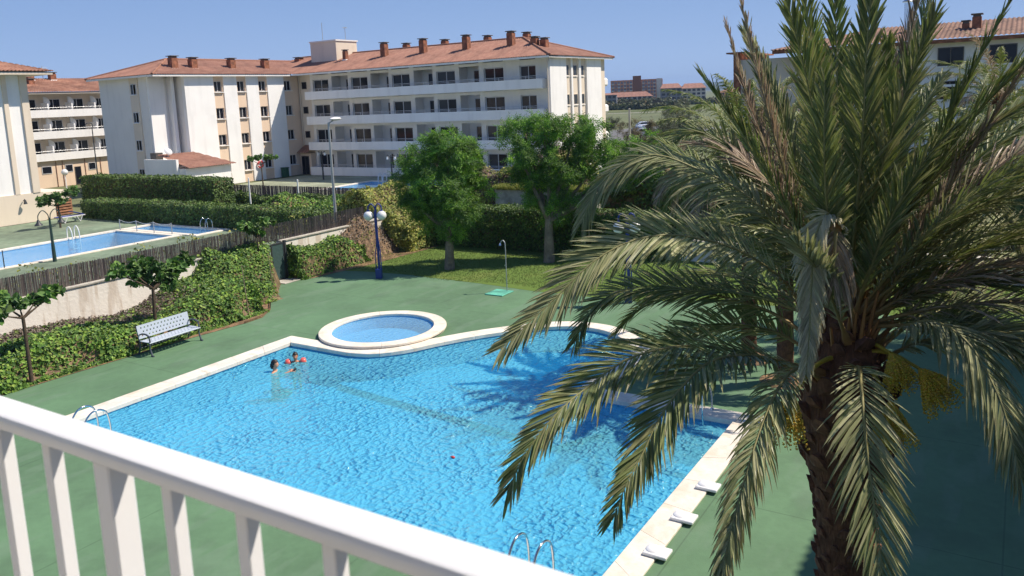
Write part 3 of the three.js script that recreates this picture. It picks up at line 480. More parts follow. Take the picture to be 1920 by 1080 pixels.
  part('antenna', [bar(V(-64.4, 14.5, -68), V(-64.4, 16.0, -68), 0.03), bar(V(-64.7, 15.9, -68), V(-64.1, 15.95, -68), 0.02), bar(V(-64.4, 15.95, -67.6), V(-64.4, 15.9, -68.4), 0.02)], M.galv, tw);
  // entrance with little tiled canopy in the inner corner
  part('entrance_wall', [box(-67.55, -65.9, 0, 2.35, -63.58, -62.9)], M.peach, b);
  part('canopy', [tiles([-67.5, 2.45, -62.3], [-65.8, 2.45, -62.3], [-67.5, 3.2, -63.6], [-65.8, 3.2, -63.6])], M.roofDark, b);
  win(b, 'Z', -62.9, -67.35, -66.25, 0.02, 2.05, { panes: 2, set: 0.035, frame: M.frameDark, name: 'entrance_door' });
  // single-storey annex
  part('annex_wall', [box(-67.6, -63.4, 0, 2.35, -50.2, -45.3), box(-69.1, -64.3, 0, 3.2, -45.3, -45.05), box(-69.1, -67.6, 0, 2.8, -49.0, -45.3)], M.white, b);
  part('annex_roof', [tiles([-62.95, 2.42, -50.6], [-62.95, 2.42, -45.35], [-67.5, 3.6, -49.3], [-67.5, 3.6, -45.35])], M.roof, b);
  part('annex_vent', [box(-69.0, -68.1, 2.8, 3.75, -46.4, -45.7)], M.frameDark, b);
  const pd = part('satellite_dish', [new THREE.SphereGeometry(0.5, 16, 8, 0, Math.PI * 2, 0, 0.9).rotateZ(-0.9).translate(-66.9, 3.7, -46.0), bar(V(-66.7, 3.0, -46), V(-66.7, 3.8, -46), 0.03)], M.plasticWhite, b);
  part('annex_band', [box(-63.4, -63.36, 0.95, 1.05, -50.1, -45.4)], M.frameDark, b);
}
{ // neighbour block on the left
  const b = placed('apartment_building', 'white plastered block with wide tiled eaves beside the blue sun lounger', 'building', [-64, 0, -20]);
  part('wall', [box(-70, -60.6, 2.1, 10.5, -31.0, -4)], M.white, b);
  part('plinth', [box(-70, -60.5, 0, 2.1, -31.2, -4), box(-70, -60.8, 0, 2.0, -33.2, -31.2)], M.cream, b);
  part('pilaster', [box(-60.6, -60.45, 2.1, 10.5, -31.0, -30.5), box(-60.6, -60.48, 2.1, 10.5, -29.6, -29.3)], M.cream, b);
  const r = part('roof', [tiles([-59.2, 10.75, -32.4], [-59.2, 10.75, -3], [-65.3, 12.7, -26.3], [-65.3, 12.7, -3]), tiles([-71.4, 10.75, -32.4], [-59.2, 10.75, -32.4], [-65.3, 12.7, -26.3], [-65.3, 12.7, -26.3])], M.roofDark, b);
  part('eaves', [box(-70, -59.3, 10.5, 10.68, -32.3, -3)], M.cream, r);
  part('wall_lantern', [bar(V(-60.45, 1.6, -29.7), V(-60.2, 1.75, -29.7), 0.03), new THREE.CylinderGeometry(0.05, 0.14, 0.3, 8).translate(-60.18, 1.55, -29.7)], M.darkMetal, b);
  const l = part('louvre_panel', [box(-60.95, -60.8, 0.15, 1.35, -33.35, -32.1)], M.wood, b); for (let k = 0; k < 6; k++) part('slat', [box(-60.8, -60.74, 0.2 + k * 0.2, 0.32 + k * 0.2, -33.3, -32.15)], M.wood, l);
}
{ // balconied block behind it
  const b = placed('apartment_building', 'far cream block with three rows of white balconies between two nearer buildings', 'building', [-92, 0, -49]);
  part('wall', [box(-99, -89.4, 0, 10.2, -58, -40)], M.cream, b); part('ground_floor', [box(-89.4, -88.3, 0, 2.85, -58, -40)], M.peach, b);
  for (const y of [3.67, 6.01, 8.28]) {
    const p = part('balcony', [box(-88.1, -87.95, y - 0.8, y, -58, -40), box(-89.4, -88.1, y - 0.8, y - 0.62, -58, -40)], M.parapet, b);
    const g = [bar(V(-88, y + 0.22, -58), V(-88, y + 0.22, -40), 0.03, 0.03, 6)]; for (let z = -57.5; z < -40; z += 1.6) g.push(bar(V(-88, y - 0.02, z), V(-88, y + 0.22, z), 0.025, 0.025, 6)); part('handrail', g, M.railMetal, p);
    for (const z of [-53.5, -50.9, -48.3, -45.7, -43.1]) { win(b, 'X', -89.4, z - 0.75, z + 0.75, y - 0.6, y + 1.15, { panes: 2, set: 0.04, mixGlass: true }); part('divider', [box(-89.4, -88.1, y - 0.62, y + 0.75, z + 1.15, z + 1.3), new THREE.CylinderGeometry(0.65, 0.65, 0.14, 14, 1, false, 0, Math.PI).rotateX(Math.PI / 2).rotateY(Math.PI / 2).translate(-88.9, y + 0.75, z + 1.225)], M.white, b); }
  }
  for (const [z, h] of [[-46.2, 0.75], [-48.6, 0.6], [-51.2, 0.6]]) win(b, 'X', -88.3, z - h * 0.7, z + h * 0.7, 1.5, 2.3, { panes: 1, set: 0.02 });
  win(b, 'X', -88.3, -49.9, -49.2, 0.02, 2.0, { panes: 1, set: 0.02, frame: M.frameDark, name: 'door' });
  for (const z of [-47.2, -47.9, -50.4, -52.2]) part('downpipe', [bar(V(-88.25, 0, z), V(-88.25, 2.8, z), 0.03)], M.brick, b);
  const r = part('roof', [tiles([-87.4, 10.15, -59], [-87.4, 10.15, -39], [-92.5, 11.8, -54], [-92.5, 11.8, -39])], M.roofDark, b); part('eaves', [box(-89.4, -87.5, 9.95, 10.08, -58.8, -39)], M.cream, r);
  chimney(b, -92, -47.6, 11.5, 12.4); chimney(b, -92, -50.0, 11.5, 12.45); chimney(b, -90.5, -46.8, 10.9, 11.7);
  part('antenna', [bar(V(-92, 11.6, -49), V(-92, 13.1, -49), 0.04), bar(V(-92, 12.9, -49.5), V(-92, 12.9, -48.5), 0.03)], M.galv, b);
}
{ // block behind the palm on the right
  const b = placed('apartment_building', 'grey shaded apartment block with brown tiled roof rising behind the palm', 'building', [-3, 0, -60]);
  part('wall', [box(-12.2, 14, 0, 9.55, -66, -56)], M.greywall, b); part('wall', [box(-17.2, -12.2, 0, 9.3, -64, -57)], M.cream, b);
  part('brick_end', [box(-17.35, -16.9, 0, 9.75, -64.2, -56.8)], M.brick, b); part('brick_cap', [box(-17.8, -16.5, 9.75, 9.85, -64.3, -56.6)], M.brick, b);
  const r = part('roof', [tiles([-14.4, 9.75, -55.2], [15, 9.75, -55.2], [-8.6, 11.0, -61], [15, 11.0, -61]), tiles([-14.4, 9.75, -66.8], [-14.4, 9.75, -55.2], [-8.6, 11.0, -61], [-8.6, 11.0, -61])], M.roofBrown, b);
  part('eaves', [box(-14.3, 14, 9.5, 9.72, -55.4, -55.28), box(-14.3, 14, 9.56, 9.66, -56, -55.4)], M.brick, r);
  chimney(b, -2.7, -58.3, 10.2, 11.25, 0.5); chimney(b, -3.3, -58.4, 10.1, 10.9, 0.4); chimney(b, -13.6, -58.5, 9.8, 10.9, 0.55); chimney(b, 5, -58.3, 10.6, 11.6, 0.6);
  for (const f of [2.9, 5.6, 7.6]) for (const x of [-10.5, -7.2, -3.9, -1.2, 2, 5]) win(b, 'Z', -56, x - 0.7, x + 0.7, f + 0.55, f + 1.65, { panes: 2, set: 0.03, sill: true, frame: M.frameDark });
  part('steel_flue', [bar(V(-6.6, 10.6, -58.6), V(-6.6, 12.3, -58.6), 0.22, 0.22, 12), new THREE.CylinderGeometry(0.1, 0.36, 0.25, 12).translate(-6.6, 12.5, -58.6)], M.chrome, r);
  part('lintel_band', [box(-12.1, 14, 6.9, 7.05, -56, -55.9)], M.parapet, b);
}
{ // the block on the near right whose shade lies over the deck, and the balcony the picture is taken from
  const b = placed('apartment_building', 'near apartment block that throws its shade over the deck', 'building', [9, 0, -14]);
  part('wall', [box(4.6, 14, 0, 11.2, -31.6, 3)], M.white, b);
  for (const f of [0.1, 2.8, 5.5, 8.2]) for (let z = -28; z < 0; z += 4) { const w = part('window', [box(4.52, 4.6, f, f + 2.1, z - 1, z + 1)], M.frame, b); part('pane', [box(4.5, 4.515, f + 0.08, f + 2.02, z - 0.92, z + 0.92)], M.glassDark, w); }
  const r = part('roof', [tiles([4.0, 11.2, -32.2], [4.0, 11.2, 3], [9.3, 13, -27], [9.3, 13, 3]), tiles([4.0, 11.2, -32.2], [14.6, 11.2, -32.2], [9.3, 13, -27], [9.3, 13, -27]), tiles([14.6, 11.2, -32.2], [14.6, 11.2, 3], [9.3, 13, -27], [9.3, 13, 3])], M.roof, b); part('eaves', [box(4.1, 14.5, 11.0, 11.15, -32, 3)], M.parapet, r);
}
{ // far town
  const far = (label, name, x, z, ry, list) => { const b = thing(name, label, 'building', [x, 0, z]); b.rotation.y = ry; for (const [n, g, m] of list) part(n, [g].flat(), m, b); return b; };
  const ora = std({ map: blotch(128, 20, [0.82, 0.56, 0.43], 0.2, 501), roughness: 0.9 }), pale = std({ map: blotch(128, 20, [0.82, 0.78, 0.72], 0.15, 511), roughness: 0.9 }), grey = std({ map: blotch(128, 20, [0.50, 0.50, 0.52], 0.2, 521), roughness: 0.9 });
  const rowsOf = (x0, x1, y0, y1, nx, ny, z) => { const g = []; for (let i = 0; i < nx; i++) for (let j = 0; j < ny; j++) { const x = lerp(x0, x1, (i + 0.5) / nx), y = lerp(y0, y1, (j + 0.5) / ny); g.push(box(x - (x1 - x0) / nx * 0.32, x + (x1 - x0) / nx * 0.32, y - 0.75, y + 0.75, z, z + 0.25)); } return g; };
  const rowBand = (x0, x1, y0, y1, nx, ny, z) => { const g = []; for (let j = 0; j < ny; j++) for (let i = 0; i < nx; i += 2) { const x = lerp(x0, x1, (i + 0.5) / nx), y = lerp(y0, y1, (j + 0.1) / ny); g.push(box(x - (x1 - x0) / nx * 0.48, x + (x1 - x0) / nx * 0.48, y - 0.4, y + 0.4, z, z + 1.0)); } return g; };
  const o = far('far orange apartment slab with a taller brown stair tower on the horizon', 'apartment_slab', -246, -566, 0.42, [['wall', box(-19, 19, 0, 16.6, -6, 6), ora], ['stair_tower', box(-2.6, 3.4, 0, 19.4, -6.6, 6.6), M.brick], ['end_bay', box(14.5, 18.5, 0, 16.9, 6, 6.6), pale]]);
  const w1 = part('windows', rowsOf(-18.5, -3, 1, 16, 7, 6, 6), grey, o); w1.userData.kind = 'stuff'; const w2 = part('windows', rowsOf(4, 14, 1, 16, 5, 6, 6), grey, o); w2.userData.kind = 'stuff'; const w3 = part('balconies', [...rowBand(-18.5, -3, 1, 16, 7, 6, 6), ...rowBand(4, 14, 1, 16, 5, 6, 6)], pale, o); w3.userData.kind = 'stuff';
  const hr = (w, d, h, rh) => { const g = new THREE.BufferGeometry(), P = [[-w, h, d], [w, h, d], [w, h, -d], [-w, h, -d], [-w * 0.7, h + rh, 0], [w * 0.7, h + rh, 0]], f = [[0, 1, 5], [0, 5, 4], [1, 2, 5], [2, 3, 4], [2, 4, 5], [3, 0, 4]], q = []; for (const t of f) for (const k of t) q.push(...P[k]); g.setAttribute('position', new THREE.Float32BufferAttribute(q, 3)); g.computeVertexNormals(); return g; };
  const hs = [['low villa with pale red roof in front of the orange slab', -228, -513, 15, 7, 4.6, 3.2, pale], ['teal-grey house with flat red roof beside the tall white block', -236, -488, 9, 6, 6.4, 1.2, grey], ['pale gabled house right of the orange slab', -200, -560, 8, 9, 8.6, 3.4, pale], ['grey gable-ended house right of the orange slab', -211, -545, 7, 10, 9.2, 3.2, grey], ['far terrace of small orange roofed houses under the blue hills', -172, -590, 18, 7, 4.6, 2.4, ora]];
  for (const [label, x, z, w, d, h, rh, m] of hs) { const b = far(label, 'house', x, z, 0.4, [['wall', box(-w, w, 0, h, -d, d), m], ['roof', hr(w + 0.6, d + 0.6, h, rh), M.roof]]); part('windows', rowsOf(-w, w, 0.8, h, Math.round(w / 1.6), Math.max(1, Math.round(h / 3)), d), M.glassCurtain, b).userData.kind = 'stuff'; }
}
{ // hills on the skyline
  const mk = (x0, x1, z, f, d) => { const pos = [], idx = [], n = 120, m = 8; for (let i = 0; i <= n; i++) for (let j = 0; j <= m; j++) { const x = lerp(x0, x1, i / n), t = j / m, h = f(x) * Math.sin(t * Math.PI / 2) * (1 + 0.1 * (fbm(i * 0.03, j * 0.1, 16, 4, 601) - 0.5)); pos.push(x, h - 2, z - t * d + 90 * (fbm(i * 0.05, j * 0.2, 16, 4, 611) - 0.5)); } for (let i = 0; i < n; i++) for (let j = 0; j < m; j++) { const a = i * (m + 1) + j; idx.push(a, a + m + 1, a + 1, a + 1, a + m + 1, a + m + 2); } const g = new THREE.BufferGeometry(); g.setAttribute('position', new THREE.Float32BufferAttribute(pos, 3)); g.setIndex(idx); g.computeVertexNormals(); return g; };
  const hillMat = std({ map: blotch(256, 700, [0.24, 0.29, 0.22], 0.4, 621, [0.30, 0.31, 0.26]), roughness: 1 });
  const crest = (x) => Math.max(4, 120 * Math.exp(-(((x + 1300) / 620) ** 2)) + 22 * Math.exp(-(((x + 2030) / 170) ** 2)) + 60 * Math.exp(-(((x - 300) / 900) ** 2)));
  struct('hills', [mk(-3900, 3000, -5000, crest, 900)], hillMat);
  struct('field', [ground(rectPts(-330, 80, -480, -290), [], 0.01)], std({ map: blotch(512, 60, [0.36, 0.40, 0.22], 0.35, 631, [0.45, 0.44, 0.30]), roughness: 1 }));
}

// ---------------------------------------------------------------- palms
M.frondGreen = phy({ color: 0xffffff, vertexColors: true, roughness: 0.9, transmission: 0.36, thickness: 0, clearcoat: 0.3, clearcoatRoughness: 0.35, side: THREE.DoubleSide });
M.frondPale = phy({ color: 0xffffff, vertexColors: true, roughness: 0.95, transmission: 0.55, thickness: 0, side: THREE.DoubleSide });
M.rachis = std({ color: 0xffffff, vertexColors: true, roughness: 0.6 });
M.fibre = std({ map: tex(256, 0.5, (u, v) => mul(mixc([0.32, 0.20, 0.14], [0.48, 0.34, 0.24], fbm(u, v * 0.2, 32, 4, 701)), 0.7 + 0.6 * fbm(u, v, 8, 4, 711))), bumpMap: tex(256, 0.5, (u, v) => fbm(u, v * 0.2, 32, 4, 701), false), bumpScale: 0.02, roughness: 1 });
M.boot = [0, 1, 2].map((i) => std({ map: tex(128, 0.4, (u, v) => mul(mixc([[0.36, 0.22, 0.16], [0.43, 0.29, 0.21], [0.29, 0.18, 0.14]][i], [0.55, 0.40, 0.30], fbm(u, v * 0.25, 24, 4, 721 + i) * 0.8), 0.75 + 0.5 * fbm(u, v, 8, 3, 731 + i))), roughness: 1 }));
M.petiole = std({ color: col(0.34, 0.16, 0.05), roughness: 0.6 });
M.flower = std({ color: col(0.42, 0.31, 0.03), roughness: 0.6 });
const TONE = {
  green: [[0.17, 0.21, 0.055], [0.22, 0.25, 0.075], [0.12, 0.165, 0.04], [0.30, 0.30, 0.12]],
  fresh: [[0.14, 0.20, 0.04], [0.18, 0.23, 0.05], [0.23, 0.25, 0.06]],
  grey: [[0.28, 0.295, 0.125], [0.37, 0.37, 0.185], [0.19, 0.225, 0.08]],
  pale: [[0.62, 0.58, 0.40], [0.70, 0.66, 0.48], [0.54, 0.53, 0.33]],
  dry: [[0.38, 0.28, 0.18], [0.30, 0.21, 0.14], [0.46, 0.36, 0.25], [0.22, 0.21, 0.10]],
};
// one feather leaf along a spine: rachis with two ranks of folded leaflets
function frond(parent, pts, { n = 88, leaf = 0.36, tone = 'green', up = null, fold = 0.5, w = 0.0135, droop = 0.18, start = 0.16, one = 0, roll = 0, ragged = 0.1, ang = 1 } = {}) {
  n = Math.round(n * 1.35); const o = parent.position; const c = new THREE.CatmullRomCurve3(pts.map((p) => V(p[0] - o.x, p[1] - o.y, p[2] - o.z)), false, 'centripetal'); const len = c.getLength();
  const R = taper(c, (t) => lerp(0.026, 0.0035, Math.pow(t, 0.75)) * (t < 0.08 ? 1 + (0.08 - t) * 14 : 1), 26, 5);
  { const ca = []; for (let i = 0; i <= 26; i++) { const t = i / 26, k = t < 0.25 ? mixc([0.34, 0.17, 0.06], [0.24, 0.21, 0.07], t / 0.25) : mixc([0.24, 0.21, 0.07], tone === 'dry' ? [0.30, 0.23, 0.14] : [0.26, 0.26, 0.11], (t - 0.25) / 0.75); for (let j = 0; j < 5; j++) ca.push(...k); } R.setAttribute('color', new THREE.Float32BufferAttribute(ca, 3)); }
  worldUV(R); const f = shadowed(new THREE.Mesh(R, M.rachis)); f.name = 'frond'; parent.add(f);
  const pos = [], nor = [], cl = []; const T = V(), S = V(), U = V(), d = V(), hint = up || V(0, 1, 0), P = V(), A = V(), B = V();
  const tri = (a, b, e, k) => { pos.push(a.x, a.y, a.z, b.x, b.y, b.z, e.x, e.y, e.z); for (let i = 0; i < 3; i++) cl.push(...k); };
  const list = TONE[tone];
  for (let i = 0; i < n; i++) {
    const t0 = lerp(start, 0.992, Math.pow(i / (n - 1), 0.92)); 
    for (const s of [-1, 1]) {
      if (one && s !== one) continue; if (rnd() < ragged * 0.6) continue;
      const t = clamp(t0 + rr(-0.004, 0.004), 0, 1); c.getPointAt(t, P); c.getTangentAt(t, T);
      S.crossVectors(T, hint); if (S.lengthSq() < 1e-3) S.set(1, 0, 0); S.normalize(); U.crossVectors(S, T).normalize();
      if (roll) { const cr = Math.cos(roll), sr = Math.sin(roll), S2 = S.clone().multiplyScalar(cr).addScaledVector(U, sr); U.multiplyScalar(cr).addScaledVector(S, -sr); S.copy(S2); }
      const env = Math.min(1, 0.35 + 3.2 * (t - start + 0.02)) * (t > 0.62 ? lerp(1, 0.42, (t - 0.62) / 0.38) : 1);
      const L = leaf * env * rr(0.82, 1.12), a = ang * lerp(1.0, 0.38, Math.pow(t, 0.9)) + rr(-0.12, 0.12), b = fold * rr(-0.2, 1.7) + rr(-0.2, 0.2);
      d.copy(T).multiplyScalar(Math.cos(a)).addScaledVector(S, s * Math.sin(a) * Math.cos(b)).addScaledVector(U, Math.sin(a) * Math.sin(b)).normalize();
      const side = V().crossVectors(d, U).normalize(), face = V().crossVectors(side, d).normalize(); const tw = rr(-0.5, 0.5); side.multiplyScalar(Math.cos(tw)).addScaledVector(face, Math.sin(tw)); face.crossVectors(side, d).normalize();
      const W = w * rr(0.8, 1.15) * (0.6 + 0.4 * env); const dr = droop * L * rr(0.4, 1.3);
      const p0 = P.clone(), p1 = P.clone().addScaledVector(d, L * 0.42).add(V(0, -dr * 0.16, 0)), p2 = P.clone().addScaledVector(d, L * 0.78).add(V(0, -dr * 0.55, 0)), p3 = P.clone().addScaledVector(d, L).add(V(0, -dr, 0));
      const q = list[Math.floor(rnd() * list.length)], k = mul(q, rr(0.75, 1.3)), kt = rnd() < 0.3 ? mixc(k, [0.30, 0.24, 0.13], 0.55) : k; const sink = face.clone().multiplyScalar(-W * 0.45);
      const l1 = p1.clone().addScaledVector(side, W), r1 = p1.clone().addScaledVector(side, -W), m1 = p1.clone().add(sink), l2 = p2.clone().addScaledVector(side, W * 0.72), r2 = p2.clone().addScaledVector(side, -W * 0.72), m2 = p2.clone().add(sink);
      const l0 = p0.clone().addScaledVector(side, W * 0.35), r0 = p0.clone().addScaledVector(side, -W * 0.35);
      tri(l0, p0, m1, k); tri(l0, m1, l1, k); tri(p0, r0, m1, k); tri(r0, r1, m1, k); tri(l1, m1, m2, k); tri(l1, m2, l2, k); tri(m1, r1, m2, k); tri(r1, r2, m2, k); tri(l2, m2, p3, kt); tri(m2, r2, p3, kt);
    }
  }
  const g = new THREE.BufferGeometry(); g.setAttribute('position', new THREE.Float32BufferAttribute(pos, 3)); g.setAttribute('color', new THREE.Float32BufferAttribute(cl, 3)); g.computeVertexNormals(); worldUV(g);
  const m = shadowed(new THREE.Mesh(g, tone === 'pale' ? M.frondPale : M.frondGreen)); m.name = 'leaflets'; m.userData.kind = 'stuff'; f.add(m); return f;
}
const bootGeo = [0, 1, 2].map((v) => { // stub of an old leaf stalk: a shield that stands off the trunk
  const w = 0.075 + 0.012 * v, h = 0.12 + 0.02 * v, o = 0.07 + 0.012 * v; const P = [[-w, 0, 0], [w, 0, 0], [-w * 0.9, h * 0.6, 0.02 + o * 0.5], [w * 0.9, h * 0.55, 0.02 + o * 0.5], [-w * 0.35, h * 1.1, o], [w * 0.4, h * 1.05, o], [0, h * 0.3, o * 0.75], [-w * 0.8, h * 0.6, -0.03], [w * 0.8, h * 0.6, -0.03], [0, h * 1.0, -0.02]];
  const f = [[0, 1, 6], [0, 6, 2], [1, 3, 6], [2, 6, 4], [6, 3, 5], [6, 5, 4], [2, 4, 7], [5, 3, 8], [4, 9, 7], [4, 5, 9], [5, 8, 9], [0, 2, 7], [3, 1, 8]], q = []; for (const t of f) for (const k of t) q.push(...P[k]); const g = new THREE.BufferGeometry(); g.setAttribute('position', new THREE.Float32BufferAttribute(q, 3)); g.computeVertexNormals(); return worldUV(g);
});
function palmTrunk(parent, prof, boots, lean = [0, 0]) {   // prof: [y, radius]
  const top = prof[prof.length - 1][0]; const R = (y) => { for (let i = 1; i < prof.length; i++) if (y <= prof[i][0]) return lerp(prof[i - 1][1], prof[i][1], (y - prof[i - 1][0]) / (prof[i][0] - prof[i - 1][0])); return prof[prof.length - 1][1]; };
  const C = (y) => V(lean[0] * y / top, y, lean[1] * y / top); const pos = [], idx = [], n = Math.round(top * 10), m = 18;
  for (let i = 0; i <= n; i++) { const y = top * i / n, c = C(y); for (let j = 0; j < m; j++) { const a = j / m * 6.2832, r = R(y) * (0.9 + 0.14 * fbm(j / m, y * 0.25, 12, 3, 741)); pos.push(c.x + Math.cos(a) * r, y, c.z + Math.sin(a) * r); } }
  for (let i = 0; i < n; i++) for (let j = 0; j < m; j++) { const a = i * m + j, b = i * m + (j + 1) % m; idx.push(a, a + m, b, b, a + m, b + m); }
  const g = new THREE.BufferGeometry(); g.setAttribute('position', new THREE.Float32BufferAttribute(pos, 3)); g.setIndex(idx); g.computeVertexNormals(); part('trunk', [g], M.fibre, parent);
  let a = 0; for (let i = 0; i < boots; i++) {
    const f = i / boots, y = lerp(prof[0][0] + 0.02, top - 0.1, f); a += 2.39996; const r = R(y) * 0.92, c = C(y); const s = 0.62 * (0.75 + 0.5 * f) * rr(0.75, 1.25) * clamp(R(y) / 0.26, 0.7, 1.35);
    const b = shadowed(new THREE.Mesh(bootGeo[i % 3], M.boot[Math.floor(rnd() * 3)])); b.name = 'leaf_base'; b.position.set(c.x + Math.sin(a) * r, y, c.z + Math.cos(a) * r); b.rotation.set(rr(-0.15, 0.2), a, rr(-0.15, 0.15), 'YXZ'); b.scale.setScalar(s); parent.add(b);
  }
}
function wildFrond(parent, base, az, el, L, opt) {   // spine that rises at an angle and bends over with its weight
  const pts = [], bend = opt.bend ?? 1.3; let p = V(...base), e = el; const N = 7; for (let i = 0; i <= N; i++) { pts.push([p.x, p.y, p.z]); e = el - bend * Math.pow((i + 1) / N, 1.5); p = p.clone().add(V(Math.cos(az) * Math.cos(e), Math.sin(e), Math.sin(az) * Math.cos(e)).multiplyScalar(L / N)); }
  return frond(parent, pts, opt);
}
